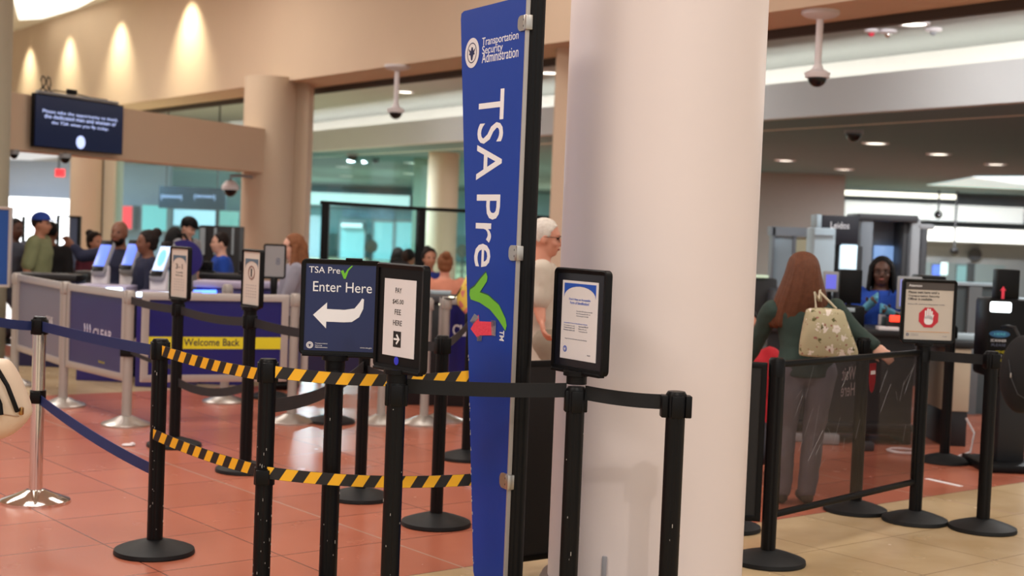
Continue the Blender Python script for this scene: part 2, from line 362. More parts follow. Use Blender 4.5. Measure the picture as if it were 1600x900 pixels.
MB().box((0, .03, 0), (tw, .05, th), .008).build('casing', BLACK, tv); MB().box((0, .085, 0), (.4, .07, .3), .01).build('wall_bracket', DGREY, tv)
MB().box((0, .002, 0), (tw - .03, .006, th - .03)).build('screen', DKSCR, tv, smooth=False)
for i, (s_, wf, zz) in enumerate((('Please take the opportunity to thank', .84, .1), ('the dedicated men and women of', .80, .0), ('the TSA when you fly today.', .64, -.1))):
    text(s_, .1, SCRLET, tv, 0, th * (zz + .06), -.003, tw * wf, height=th * .075)
MB().lathe([(0, 0), (.075 * th / .6, 0), (.075 * th / .6, .004), (0, .004)], 24).build('seal', SCRLET, tv, (0, -.002, -th * .33)).rotation_euler = (math.pi / 2, 0, 0)
MB().box((.0, .04, th / 2 + .02), (tw * .9, .05, .03), .005).build('top_bar', LGREY, tv)
cb_ = [(-tw / 2 + .1, .03, th / 2 + .03)] + [(-tw / 2 + .15 + .06 * math.cos(t * .9) + t * .012, .04 + .01 * math.sin(t), th / 2 + .12 + .08 * math.sin(t * .9)) for t in range(14)] + [(-.2, .04, th / 2 + .06), (.05, .05, th / 2 + .05), (.2, .05, th / 2 + .04), (.5, .05, th / 2 + .04)]
MB().tube(cb_, .008, 6).build('cables', DARK, tv); MB().box((-.12, .04, th / 2 + .07), (.14, .05, .06), .01).build('plug_box', BLACK, tv)

# wall washers on the fascia
for i, (px, py, e) in enumerate(((48, 40, 34), (110, 24, 34), (190, 0, 42), (300, -32, 55))):
    d = ray(px, py); t = (f1a - CAM).dot(n1) / d.dot(n1); h = CAM + d * t
    L = V3((h.x, h.y, 5.35)) - n1 * .55
    spot('wall_washer', L, (h.x, h.y, 3.6), e * 6.5, 84, 1.0, (1, .92, .66), .03)
    k = thing('recessed_downlight', '%s recessed downlight washing the tan fascia' % ('leftmost', 'second from left', 'third from left', 'rightmost')[i], 'light', (L.x, L.y, 5.44), group=None)
    MB().lathe([(.06, 0), (.085, 0), (.085, -.012), (.06, -.012)], 20).build('trim_ring', WHITE, k); MB().lathe([(0, .0), (.055, 0), (.055, -.004), (0, -.004)], 20).build('lens', DISC, k)
# emissive slab painting the lit white front ceiling at the far left
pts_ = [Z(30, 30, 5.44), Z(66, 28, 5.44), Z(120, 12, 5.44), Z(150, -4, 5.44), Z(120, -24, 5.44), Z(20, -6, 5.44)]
tag(MB().slab(pts_, 5.42, 5.445).build('ceiling_glow', mat('hall_ceiling_glow', (255, 255, 250), emit=(255, 250, 236), estr=1.8), smooth=False), 'glowing slab painting the lit white ceiling above the tan fascia at the top left corner', 'light panel')

# ------------------------------------------------------------------ lamps of the lower ceilings
def disc(px, py, z, r, label, m=DISC, e=0):
    p = Z(px, py, z); k = thing('ceiling_downlight', label, 'light', (p.x, p.y, z), group=None)
    MB().lathe([(r, 0), (r * 1.25, 0), (r * 1.2, -.02), (r, -.02)], 20).build('trim_ring', WHITE, k)
    MB().lathe([(0, 0), (r, 0), (r, -.008), (0, -.008)], 20).build('lens', m, k); return k
rl = [(1368, 223, 'right half, nearest the dark camera dome'), (1467, 240, 'right half, second row'), (1556, 256, 'near the right edge of the photo'), (1319, 264, 'in front of the tan wall block'), (1227, 250, 'beside the big round column')]
for px, py, s_ in rl: disc(px, py, 3.1, .17, 'downlight in the dark far ceiling, ' + s_)
for px, py, s_ in ((537, 260, 'front left of the pair behind the tinted glass'), (541, 275, 'back left behind the tinted glass'), (645, 254, 'front right behind the tinted glass'), (642, 271, 'back right behind the tinted glass')): disc(px, py, 3.1, .19, 'downlight ' + s_)
disc(1428, 36, 3.95, .14, 'large round downlight in the middle ceiling, top right'); disc(858, 113, 3.95, .14, 'round downlight seen beside the banner pole'); disc(633, 143, 3.95, .14, 'round downlight above the hanging camera left of the banner')
def detector(px, py, z, m, label, r=.09):
    p = Z(px, py, z); k = thing('smoke_detector', label, 'detector', (p.x, p.y, z))
    MB().lathe([(0, 0), (r, 0), (r, -.03), (0, -.05)], 20).build('housing', WHITE, k); MB().ball((0, 0, -.045), r * .45).build('sensor', m, k)
detector(1388, 47, 3.95, CHROME, 'round white ceiling sprinkler beside the large downlight', .1); detector(1362, 46, 3.95, RED, 'flat reddish ceiling fixture left of the sprinkler', .08); detector(1459, 44, 3.95, LGREY, 'flat grey ceiling fixture right of the large downlight', .09)
def dome(px, py, z, label, r=.1):
    p = Z(px, py, z); k = thing('dome_camera', label, 'camera', (p.x, p.y, z))
    MB().lathe([(0, 0), (r * 1.1, 0), (r * 1.1, -.05), (0, -.05)], 20).build('housing', LGREY, k); MB().ball((0, 0, -.05), (r * .9, r * .9, r)).build('dome', DOMEK, k)
dome(1334, 203, 3.1, 'dark dome camera under the far right ceiling', .12); dome(551, 240, 3.1, 'dark dome camera under the far ceiling behind the tinted glass', .13); dome(587, 246, 3.1, 'small dome camera behind the tinted glass, right of the dark one', .1)
dome(102, 240, 2.2, 'dome camera under the low beam near the tan column', .06); dome(22, 234, 2.2, 'dome camera under the low beam at the far left', .05)
def polecam(px, py0, py1, z, label):
    p = Z(px, py0, z); q = P(px, py1, p.y); L = z - q.z
    k = thing('pole_camera', label, 'camera', (p.x, p.y, z))
    MB().lathe([(0, 0), (.16, 0), (.16, -.03), (.13, -.05), (.05, -.07), (0, -.07)], 24).build('mounting_plate', WHITE, k)
    MB().cone((0, 0, -.05), (0, 0, -L + .12), .03).build('pole', WHITE, k)
    MB().lathe([(0, -L + .18), (.035, -L + .17), (.05, -L + .13), (.11, -L + .1), (.1, -L + .06), (0, -L + .06)], 24).build('housing', WHITE, k)
    MB().ball((0, 0, -L + .06), (.08, .08, .08)).build('dome', DOMEK, k)
polecam(1282, 17, 133, 3.5, 'white pole camera hanging at the top right beside the big column'); polecam(621, 102, 184, 3.5, 'white pole camera hanging left of the blue banner'); polecam(415, 134, 203, 3.5, 'white pole camera hanging in front of the tan round column')
# ptz camera on an arm
p = P(360, 293, 19.5); k = thing('bracket_camera', 'white bulb camera on a bracket beside the tan round column', 'camera', p)
MB().tube([(.28, .1, .16), (.1, 0, .17), (0, 0, .16), (0, 0, .1)], .02).build('arm', LGREY, k); MB().lathe([(0, .1), (.06, .09), (.12, .02), (.12, -.03), (0, -.03)], 20).build('housing', WHITE, k); MB().ball((0, 0, -.04), .09).build('dome', DOMEK, k)

# ------------------------------------------------------------------ boxes placed at a pixel rectangle and depth
def rect(x0, y0, x1, y1, Y):
    xc, yc = (x0 + x1) / 2, (y0 + y1) / 2; return P(x0, yc, Y).x, P(x1, yc, Y).x, P(xc, y1, Y).z, P(xc, y0, Y).z
def pbox(name, x0, y0, x1, y1, Y, m, dep=.05, parent=None, bev=0, org=None, ground=False):
    X0, X1, Z0, Z1 = rect(x0, y0, x1, y1, Y)
    if ground: Z0 = 0
    cen = V3(((X0 + X1) / 2, Y + dep / 2, (Z0 + Z1) / 2)); o = V3(org) if org is not None else (parent.location.copy() if parent else V3((0, 0, 0)))
    return MB().box(cen - o, (X1 - X0, dep, Z1 - Z0), bev).build(name, m, parent, smooth=bool(bev))

# glazing under the far ceiling
def glaze(x0, y0, x1, y1, Y, label, m=GLASSC):
    g = pbox('window', x0, y0, x1, y1, Y, m, .02, ground=True); return struct(g, label)
glaze(179, 235, 271, 470, 23.2, 'tinted glass pane beside the cream pier'); glaze(271, 245, 380, 470, 23.0, 'tinted glass pane left of the tan round column')
glaze(479, 232, 600, 470, 32.6, 'tinted glass pane right of the narrow pier'); glaze(600, 225, 740, 470, 32.4, 'tinted glass pane behind the framed screen')

# far left hall
TEALW = mat('teal_grey_wall', (150, 192, 198), .8); BLUEGW = mat('blue_grey_wall', (160, 172, 190), .8); PALEW = mat('pale_wall', (200, 212, 214), .8)
struct(pbox('wall_far_left', -200, 250, 262, 520, 36, BLUEGW, .3, ground=True)); struct(pbox('wall_far_teal', 262, 270, 470, 520, 38, TEALW, .3, ground=True))
struct(pbox('wall_far_middle', 470, 280, 1180, 520, 62, TEALW, .3, ground=True)); struct(pbox('wall_far_right', 1180, 290, 1900, 520, 42, mat('far_grey_wall', (150, 154, 156), .8), .3, ground=True))
def lit(name, label, cat, r, Y, m, dep=.08):
    if Y > 34 and dep == .08: dep = next(w for w in (36, 38, 42, 62) if w > Y and (w > 40 or (r[0] < 470 and (w == 38) == (r[0] > 262)))) - Y - .05
    o = thing(name, label, cat, P((r[0] + r[2]) / 2, (r[1] + r[3]) / 2, Y)); 
    pbox('casing', r[0] - 1.5, r[1] - 1.5, r[2] + 1.5, r[3] + 1.5, Y + .02, LGREY, dep, o); pbox('glowing_face', *r, Y, m, .03, o); return o
lit('storefront', 'brightly lit white storefront at the far left', 'storefront', (10, 309, 107, 386), 35.6, BRIGHT)
lit('storefront_counter_glow', 'pale lit counter front below the white storefront', 'storefront', (88, 388, 112, 412), 35.5, mat('pale_glow', (200, 210, 215), emit=(170, 185, 200), estr=.7))
lit('red_sign', 'red backlit shop sign behind the bald officer', 'sign', (177, 322, 206, 357), 35.5, REDLIT)
ex = lit('exit_sign', 'red exit sign under the ceiling at the far left', 'sign', (86, 264, 101, 276), 30, REDLIT)
pbox('hanger_rod', 92, 145, 94, 265, 30, DGREY, .04, ex)
text('EXIT', .1, mat('exit_letters', (120, 10, 20)), ex, 0, -.04, -.035, .15, height=.085)
lit('lit_panel', 'wide white lit panel below the dark overhead signs', 'light panel', (271, 328, 336, 353), 37.5, mat('white_lit_cyan', (210, 240, 250), emit=(190, 230, 245), estr=1.1))
lit('lit_panel', 'small greenish lit panel left of the tan round column', 'light panel', (343, 330, 373, 353), 37.4, mat('green_lit', (150, 200, 190), emit=(130, 190, 180), estr=.8))
lit('lit_panel', 'tall teal lit panel behind the glass left of the overhead signs', 'light panel', (222, 321, 260, 360), 35.5, mat('teal_lit', (120, 190, 190), emit=(110, 180, 182), estr=.8))
og = thing('overhead_sign', 'dark blue hanging sign board with two white arrows of text behind the glass', 'sign', P(300, 309, 28))
pbox('board', 248, 292, 352, 327, 28, SIGNBG, .1, og, .01)
for xx in (268, 320):
    q = P(xx, 311, 28) - og.location; text('(=======)', .2, SCRLET, og, q.x, q.z, -.01, .42, height=.13, name='lit_text')
for xx in (262, 342): pbox('hanger_rod', xx - 1, 143, xx + 1, 293, 28, DGREY, .03, og)
# far middle hall: soffit, mural, doors
lit('lit_panel', 'long pale lit band behind the tinted glass', 'light panel', (479, 303, 640, 322), 61, mat('band_lit', (220, 240, 235), emit=(215, 238, 235), estr=1.0))
mu = thing('wall_mural', 'pale blue mural above the far doors', 'mural', P(578, 331, 61.9)); pbox('panel', 535, 322, 616, 341, 61.9, mat('mural', (150, 190, 215), .7, nz=.5, nscale=3), .04, mu)
struct(pbox('wall_side_panel', 479, 337, 500, 470, 59, PALEB, .2, ground=True))
for i, (x0, x1, lb) in enumerate(((530, 568, 'left'), (582, 612, 'middle'), (616, 644, 'right'))):
    dr = thing('glazed_door', 'grey framed glazed door far behind the screen, %s one' % lb, 'door', P((x0 + x1) / 2, 400, 59.5))
    for a, b in ((x0 - 2, x0), (x1, x1 + 2)): pbox('jamb', a, 343, b, 470, 59.5, LGREY, .15, dr)
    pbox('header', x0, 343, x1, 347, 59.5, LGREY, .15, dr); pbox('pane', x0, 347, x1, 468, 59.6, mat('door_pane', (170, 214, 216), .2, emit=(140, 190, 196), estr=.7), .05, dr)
lit('lit_panel', 'small lit box above the left far door', 'light panel', (533, 349, 566, 355), 59.1, BRIGHTC, .42)
def clockdisc(px, py, Y, r, m, label, name='round_sign'):
    p = P(px, py, Y); k = thing(name, label, 'sign', p); MB().lathe([(0, 0), (r, 0), (r, .03), (0, .03)], 28).build('plate', m, k).rotation_euler = (math.pi / 2, 0, 0); return k
BROWNP = mat('brown_plate', (110, 98, 90), .6)
for px, lb in ((580, 'behind the middle of the framed screen'), (723, 'just left of the blue banner')):
    k = clockdisc(px, 385 if px < 600 else 392, 36, .17, BROWNP, 'round brown plate on a stand ' + lb, 'round_stand'); MB().cone((0, 0, -.1), (0, 0, -k.location.z), .025).build('pole', DGREY, k)
    MB().lathe([(0, 0), (.2, 0), (.2, .02), (0, .04)], 20).build('base', DGREY, k, (0, 0, -k.location.z))
# far right hall
for r, Y, m, lb in (((1320, 301, 1496, 308), 41.6, mat('tube_lit', (250, 250, 240), emit=(255, 252, 232), estr=2.6), 'thin bright tube row under the far right ceiling'), ((1320, 319, 1600, 344), 41.2, mat('band_w', (230, 235, 235), emit=(214, 222, 220), estr=.9), 'wide pale lit band on the far right wall'), ((1446, 358, 1640, 379), 41, mat('band_w2', (250, 250, 245), emit=(255, 255, 246), estr=1.7), 'very bright band above the far right windows')):
    lit('lit_panel', lb, 'light panel', r, Y, m)
tr = [Z(1448, 289, 3.095), Z(1522, 276, 3.095), Z(1660, 276, 3.095), Z(1660, 298, 3.095)]  # glowing slabs stand in for the lit raised ceiling recess
o = MB().slab(tr, 3.085, 3.098).build('ceiling_glow', mat('recess_glow', (200, 225, 228), emit=(178, 205, 206), estr=.9), smooth=False); tag(o, 'large pale glowing slab painting the lit ceiling recess at the far right', 'light panel')
tr = [Z(1520, 275.5, 3.09), Z(1660, 275.5, 3.09), Z(1660, 288, 3.09), Z(1590, 286, 3.09)]
o = MB().slab(tr, 3.07, 3.084).build('ceiling_glow', mat('recess_glow2', (255, 255, 255), emit=(240, 255, 255), estr=1.6), smooth=False); tag(o, 'bright inner glow painted on the lit ceiling recess', 'light panel')
for i, (x0, y0, x1, y1, m, lb) in enumerate(((1457, 414, 1469, 430, SCRB, 'blue lit window'), (1470, 410, 1481, 430, BRIGHTC, 'pale lit window'), (1495, 415, 1510, 440, TEALW, 'teal window'))):
    w_ = thing('far_window', lb + ' on the far right wall', 'window', P((x0 + x1) / 2, (y0 + y1) / 2, 41.9)); pbox('frame', x0 - .8, y0 - 1, x1 + .4, y1 + 1, 41.9, DGREY, .08, w_); pbox('pane', x0, y0, x1, y1, 41.87, m, .03, w_)
pbox('post_shaft', 1514, 411, 1523, 440, 39, DARK, .2, ground=True, parent=tag(thing('far_post', 'dark post before the far right wall', 'post', P(1518, 425, 39))))
clockdisc(1523, 398, 41.9, .2, DGREY, 'round dark wall clock on the far right wall', 'wall_clock')
for px, py in ((1466, 333), (1491, 390)): dome_p = P(px, py, 40); k = thing('dome_camera', 'small camera hanging in front of the far right wall, %s' % ('upper' if py < 350 else 'lower'), 'camera', dome_p); MB().ball((0, 0, -.05), .12).build('dome', DOMEK, k); MB().cone((0, 0, 0), (0, 0, 3.1 - dome_p.z), .03).build('pole', DGREY, k)
# area lights of the far halls; farthest ones added to brighten the middle
for (x, y, e, col, s) in ((-9, 27, 150, (.8, .93, 1), 3), (-4, 30, 260, (.7, .93, 1), 3), (-4, 44, 500, (.75, .95, 1), 5), (-9, 54, 700, (.75, .95, 1), 5), (1, 52, 500, (.8, .95, 1), 5), (2, 26, 150, NEUT, 3), (9, 30, 170, NEUT, 3), (6, 14, 38, NEUT, 1.5), (5.2, 10.5, 30, (1, .95, .9), 1.2), (-12, 33, 120, NEUT, 3), (0, 36, 260, (.7, .93, 1), 4), (12, 38, 240, NEUT, 4)):
    area('far_area_light', (x, y, 3.06), .45, e * 1.8, col)
# ------------------------------------------------------------------ stanchions
def ribbed(r, z0, z1, mb, seg=48):
    def ring(z):
        out = []
        for i in range(seg):
            a = 2 * math.pi * i / seg; k = i % (seg // 4); rr_ = r * (.86 if k in (0,) else .9 if k in (1, seg // 4 - 1) else 1)
            out.append(V3((rr_ * math.cos(a), rr_ * math.sin(a), z)))
        return out
    return mb.loft([ring(z0), ring(z1)])
def stanchion(loc, label, kind='black', r=.035, head=True, group=None, rz=0, h=1.0, lean=None, lower=None):
    k = thing('stanchion', label, 'stanchion', (loc.x, loc.y, 0), 0, group)
    br = .182
    if kind == 'black':
        MB().lathe([(0, .0), (br, .0), (br + .003, .006), (br, .022), (br - .01, .027), (.12, .045), (.06, .062), (.045, .066), (0, .066)], 48).build('base', RUBBER, k)
        ribbed(r, .06, h - .03, MB()).build('pole', BLACKM, k, ang=30)
        m2 = BLACK
    else:
        m1 = CHROME if kind == 'chrome' else STEEL
        MB().lathe([(0, 0), (br, 0), (br, .012), (br - .006, .018), (.1, .045), (.055, .066), (.04, .07), (0, .07)], 48).build('base', m1, k)
        MB().lathe([(0, .06), (r, .06), (r, h - .02), (0, h - .02)], 32).build('pole', CHROME if kind == 'chrome' else SILVER, k)
        m2 = BLACK if kind == 'chrome' else SILVER
    hd = MB(); hd.lathe([(0, h - .09), (r + .002, h - .09), (r + .003, h - .012), (r - .004, h), (0, h)], 32)
    if head:
        for a in range(4):
            big = head == 2 and a % 2 == 0
            aa = rz + a * math.pi / 2; d_ = V3((math.cos(aa), math.sin(aa), 0)); hd.box(d_ * (r + (.008 if big else -.002)) + V3((0, 0, h - .055)), (.024 if big else .018, .054 if big else .044, .082), .004, aa)
    hd.build('belt_cassette', m2, k)
    if lower is not None:
        lo = MB().lathe([(r, lower - .04), (r + .007, lower - .04), (r + .007, lower + .03), (r, lower + .03)], 24)
        lo.box((0, -r - .006, lower - .005), (.055, .02, .06), .004); lo.build('lower_belt_clip', BLACK, k)
    return k
def belt(par, p, q, m, wd=.05, sag=.01, label=None, n=24, th=.0016, twist=0, name='belt'):
    p, q = V3(p), V3(q); bm = bmesh.new(); uv = None; d = q - p; L = d.length; nn = V3((-d.y, d.x, 0)).normalized() * th
    rows = []
    for i in range(n + 1):
        t = i / n; c_ = p + d * t - V3((0, 0, sag * 4 * t * (1 - t))) - par.location
        tw = twist * math.sin(math.pi * t); up = V3((0, 0, math.cos(tw))) + nn.normalized() * math.sin(tw)
        rows.append([bm.verts.new(c_ + up * a + nn * b) for a, b in ((-wd / 2, -1), (wd / 2, -1), (wd / 2, 1), (-wd / 2, 1))])
    lay = bm.loops.layers.uv.new('UVMap'); vv = (0, wd, wd, 0)
    for i in range(n):
        for k in range(4):
            j = (k + 1) % 4; f = bm.faces.new((rows[i][k], rows[i][j], rows[i + 1][j], rows[i + 1][k]))
            for lp, (u_, v_) in zip(f.loops, ((i, k), (i, j), (i + 1, j), (i + 1, k))): lp[lay].uv = (u_ / n * L, vv[v_])
    bm.faces.new(rows[0]); bm.faces.new(rows[-1]); bmesh.ops.recalc_face_normals(bm, faces=bm.faces)
    me = bpy.data.meshes.new(name); bm.to_mesh(me); bm.free(); o = fin(name, me, m, par, (0, 0, 0), 0, True, 40)
    if label: o['label'] = label
    return o
def at(p, z): return V3((p.x, p.y, z))
def side(p, q, r=.037):   # point on the tube of p that looks towards q
    d = V3((q.x - p.x, q.y - p.y, 0)).normalized(); return V3((p.x, p.y, 0)) + d * r
L1 = G(55, 784); L2 = G(241, 864); L3 = foot(408, 900, 5.77); L4 = foot(512, 900, 5.88); L5 = foot(609, 900, 5.3); L6 = foot(888, 900, 5.33); L7 = foot(1044, 900, 5.17)
L8 = foot(803, 900, 5.5); L9 = G(562, 779); L10 = G(681, 820); L11 = G(728, 717); LH = foot(768, 900, 5.86)
chip = mat('paint_chips', (190, 186, 180), .6)
def chips(par, x, n, r, z0=.1, z1=.95):
    mb = MB()
    for i in range(n):
        a = -math.pi / 2 + random.uniform(-1.2, 1.2); z = random.uniform(z0, z1); s_ = random.uniform(.0008, .0022)
        if i % 2: a = random.choice((-1.5708, 0, -.1, -1.7, -3.1)) + random.uniform(-.12, .12)
        mb.box((r * math.cos(a), r * math.sin(a), z), (.002, s_, s_ * random.uniform(2, 8)), 0, a)
    tag(mb.build('paint_chips', chip, par, smooth=False), 'scattered white paint chips', kind='stuff')
k1 = stanchion(L1, 'polished chrome stanchion with navy belts at the left edge', 'chrome', lower=.575)
belt(k1, side(L1, V3((-4, 6.9, 0))) + V3((0, 0, .95)), P(-40, 494, 7.2), BELTB, .05, .01, 'navy blue belt')
belt(k1, at(side(L1, L2), .95), at(side(L2, L1, .05), .94), BELTB, .052, .006, 'navy blue belt')
belt(k1, at(side(L1, L2), .555), at(side(L2, L1, .05), .385), BELTB, .052, .02, 'navy blue belt', twist=.15)
k2 = stanchion(L2, 'scuffed black stanchion left of the photo where striped and navy belts meet', r=.036, rz=.4, lower=None); chips(k2, 0, 26, .036)
belt(k2, at(side(L2, L3), .95) + V3((0, -.03, 0)), at(side(L3, L2, .045), .93), HAZ, .05, .01, 'yellow and black striped belt')
belt(k2, at(side(L2, L3), .565) + V3((-.03, -.03, 0)), at(side(L3, L2, .045), .53), HAZ, .05, .012, 'yellow and black striped belt')
k3 = stanchion(L3, 'scuffed black stanchion joining the two striped belt runs left of the arrow sign', r=.036, rz=.2, lower=.52); chips(k3, 0, 30, .036, .0, .7)
belt(k3, at(side(L3, LH), .95) + V3((0, -.04, 0)), at(side(LH, L3), .965), HAZ, .05, .03, 'yellow and black striped belt')
belt(k3, at(side(L3, LH), .535) + V3((-.02, -.04, 0)), at(side(LH, L3), .525), HAZ, .05, .025, 'yellow and black striped belt')
stanchion(LH, 'black stanchion hidden behind the blue banner that ends the striped belts')

# ---- sign heads
def seal(par, x, z, r, y=-.002, m1=WHITE, m2=NAVY, rz=0):
    s_ = MB().lathe([(0, 0), (r, 0), (r, .0008), (0, .0008)], 32).build('seal', m1, par, (x, y, z)); s_.rotation_euler = (math.pi / 2, 0, 0)
    g = MB(); g.lathe([(r * .62, .0008), (r * .68, .0008), (r * .68, .0014), (r * .62, .0014)], 32)
    eagle = [(-.5, .3), (-.3, .02), (-.42, -.1), (-.2, -.15), (-.1, -.45), (0, -.52), (.1, -.45), (.2, -.15), (.42, -.1), (.3, .02), (.5, .3), (.18, .12), (.1, .36), (-.06, .4), (-.16, .12)]
    v0 = [g.bm.verts.new((a * r, b * r, .0008)) for a, b in eagle]; v1 = [g.bm.verts.new((a * r, b * r, .0015)) for a, b in eagle]
    g.bm.faces.new(v1)
    for i in range(len(eagle)): j = (i + 1) % len(eagle); g.bm.faces.new((v0[i], v0[j], v1[j], v1[i]))
    o = g.build('seal_eagle', m2, par, (x, y - .0001, z)); o.rotation_euler = (math.pi / 2, 0, 0); return s_
def tick(par, cx, cz, s_, y, m=GREEN, shade=None, pts=None, th=.0006):
    pts = pts or [(-.42, .08), (-.22, .16), (-.1, -.12), (.12, .25), (.42, .52), (.5, .5), (.18, .12), (-.02, -.5), (-.16, -.5)]
    o = MB().prism([(cx + a * s_, cz + b * s_) for a, b in pts], y - th, y).build('tick', m, par, smooth=False); return o
def frame(par, w_, h_, z0, rz, tilt=0, th=.028, b=.019, y=0, r=.022):
    fr = ringframe(MB(), w_, h_, b, r, -.007, th - .007).build('sign_frame', BLACK, par, (0, y, z0 + h_ / 2), rz, ang=40)
    if tilt: fr.rotation_euler = (0, tilt, rz)
    MB().prism(rr(w_ - .012, h_ - .012, .012), th - .016, th - .008).build('back_panel', BLACK, fr, smooth=False)
    MB().box((0, .0, -h_ / 2 + .001), (w_ - .03, .03, .012), .003).build('lower_rail', BLACK, fr)
    return fr
def poster(fr, w_, h_, m, y=.001, cx=0, cz=0, name='poster', th=.002):
    return MB().box((cx, y + th / 2, cz), (w_, th, h_)).build(name, m, fr, smooth=False)
def collar(k, z0, r=.042, h=.05):
    MB().lathe([(0, z0 - h), (r * .85, z0 - h), (r * .85, z0 - h * .4), (r * 1.12, z0 - h * .35), (r * 1.12, z0), (0, z0)], 32).build('sign_collar', BLACK, k)
SANS = dict(off=.0)
# enter here
k4 = stanchion(L4, 'black stanchion carrying the blue Enter Here arrow sign', r=.0385, head=False, h=.985); k4['category'] = 'sign stanchion'
collar(k4, 1.016, .05, .06)
fr = frame(k4, .338, .402, 1.013, 0, 0); fr.location.x += .015; poster(fr, .304, .368, NAVY)
text('TSA Pre', .03, WLET, fr, -.072, .143, 0, .13, name='lettering', height=.027); tick(fr, .018, .15, .055, 0)
text('Enter Here', .05, WLET, fr, .004, .066, 0, .246, height=.042)
ar = [(a_ * .95 - .004, b_ * .95) for a_, b_ in [(-.137, -.035), (-.077, .022), (-.077, -.007), (0, -.008), (.045, 0), (.068, .03), (.076, .045), (.085, .042), (.083, .0), (.066, -.038), (.035, -.06), (0, -.063), (-.078, -.063), (-.078, -.093)]]
MB().prism([(x + .02, z + .0) for x, z in ar], -.0006, 0).build('arrow', WLET, fr, smooth=False)
seal(fr, -.124, -.16, .0145, 0, WHITE, NAVY)
for i, s_ in enumerate(('Transportation', 'Security', 'Administration')): text(s_, .008, WLET, fr, -.102, -.154 - i * .0085, 0, (.052, .03, .052)[i], 'LEFT', height=.0062)
text('www.tsa.gov', .008, WLET, fr, .112, -.166, 0, .05, height=.006); MB().box((.05, .0, .204), (.07, .02, .012), .004).build('top_clip', BLACK, fr)
# pay
k5 = stanchion(L5, 'black stanchion carrying the white PAY $45.00 FEE HERE sign', r=.036, head=True, h=.985, rz=.1); k5['category'] = 'sign stanchion'
collar(k5, 1.028, .046, .05)
fr = frame(k5, .335, .405, 1.02, math.radians(-52)); poster(fr, .295, .37, BLACK)
poster(fr, .215, .292, WHITE, -.001, .0, -.002); cx = .0
for i, s_ in enumerate(('PAY', '$45.00', 'FEE', 'HERE')): text(s_, .024, KLET, fr, cx - .01, .092 - i * .041, -.0012, (.042, .074, .042, .06)[i], height=.02, off=.006)
MB().box((cx - .008, -.0015, -.083), (.052, .001, .06)).build('arrow_square', KLET, fr, smooth=False)
MB().prism([(cx - .008 + a * .02, -.083 + b * .02) for a, b in ((-1, .18), (.3, .18), (-.25, .75), (0, 1), (1, 0), (0, -1), (-.25, -.75), (.3, -.18), (-1, -.18))], -.0035, -.002).build('arrow', WLET, fr, smooth=False)
MB().lathe([(0, 0), (.016, 0), (0, .001)], 16).build('sticker', mat('blue_sticker', (50, 60, 220), .4), fr, (-.01, 0, -.165)).rotation_euler = (math.pi / 2, 0, 0)
# identification
k6 = stanchion(L6, 'black stanchion carrying the acceptable identification notice before the column', r=.036, head=True, h=.985, rz=.1); k6['category'] = 'sign stanchion'
collar(k6, 1.045, .046, .05)
fr = frame(k6, .335, .395, 1.038, math.radians(-56)); poster(fr, .3, .36, mat('dark_insert', (26, 27, 36), .25)); poster(fr, .226, .3, WHITE, -.001)
hw = .1; arc = [(-hw, .14), (hw, .14)] + [(hw * math.cos(math.pi * t / 12), .088 + .042 * math.sin(math.pi * t / 12)) for t in range(13)]
BL2 = mat('notice_blue', (38, 86, 190), .5)
MB().prism(arc, -.0018, -.0012).build('blue_arc', BL2, fr, smooth=False)
text("Don't Have an Acceptable", .012, BL2, fr, 0, .076, -.0012, .135, height=.011, off=.01); text('Form of Identification?', .012, BL2, fr, 0, .061, -.0012, .12, height=.011, off=.01)
GLET = mat('grey_lettering', (90, 96, 120), .6)
for s_, x, z, w__ in (('Scan the QR code to see the', .032, .034, .1), ('list of acceptable IDs or', .026, .025, .088), ('visit tsa.gov/realid', .02, .016, .076), ('Acceptable Forms of Identification Include:', -.02, -.014, .15),
                    ('U.S. passport or card', -.06, -.024, .07), ('State issued REAL ID', .03, -.024, .06), ('Trusted traveler card', -.06, -.033, .07), ('Military ID card', .024, -.033, .05), ('Permanent resident card', -.06, -.042, .07), ('Tribal photo ID', .028, -.042, .055), ('tsa.gov for more information about identification', -.015, -.074, .14), ('tsa.gov', .07, -.128, .02)):
    text(s_, .006, GLET if z != -.014 else BL2, fr, x, z, -.0012, w__, height=.0055)
seal(fr, -.082, -.113, .012, -.001, BL2, WHITE)
# S7
k7 = stanchion(L7, 'black stanchion standing in front of the big white column', r=.036, rz=.05, head=2)
chips(k7, 0, 6, .036); chips(k6, 0, 8, .036); chips(k5, 0, 10, .036); chips(k4, 0, 12, .0385)
belt(k5, at(side(L5, L6), .965), at(side(L6, L5), .97), BELTK, .055, .006, None)
belt(k6, at(side(L6, L7), .965), at(side(L7, L6, .05), .957), BELTK, .055, .006, None)

# ---- banner
bp = thing('banner_sign', 'tall blue TSA Pre banner with green tick on a black pole', 'sign', (L8.x, L8.y, 0))
ribbed(.035, .0, 3.0, MB()).build('pole', BLACKM, bp, ang=30); MB().lathe([(0, 0), (.24, 0), (.24, .02), (.06, .04), (0, .04)], 48).build('base', RUBBER, bp)
th_b = math.radians(-61); ux = V3((math.cos(th_b), math.sin(th_b), 0))

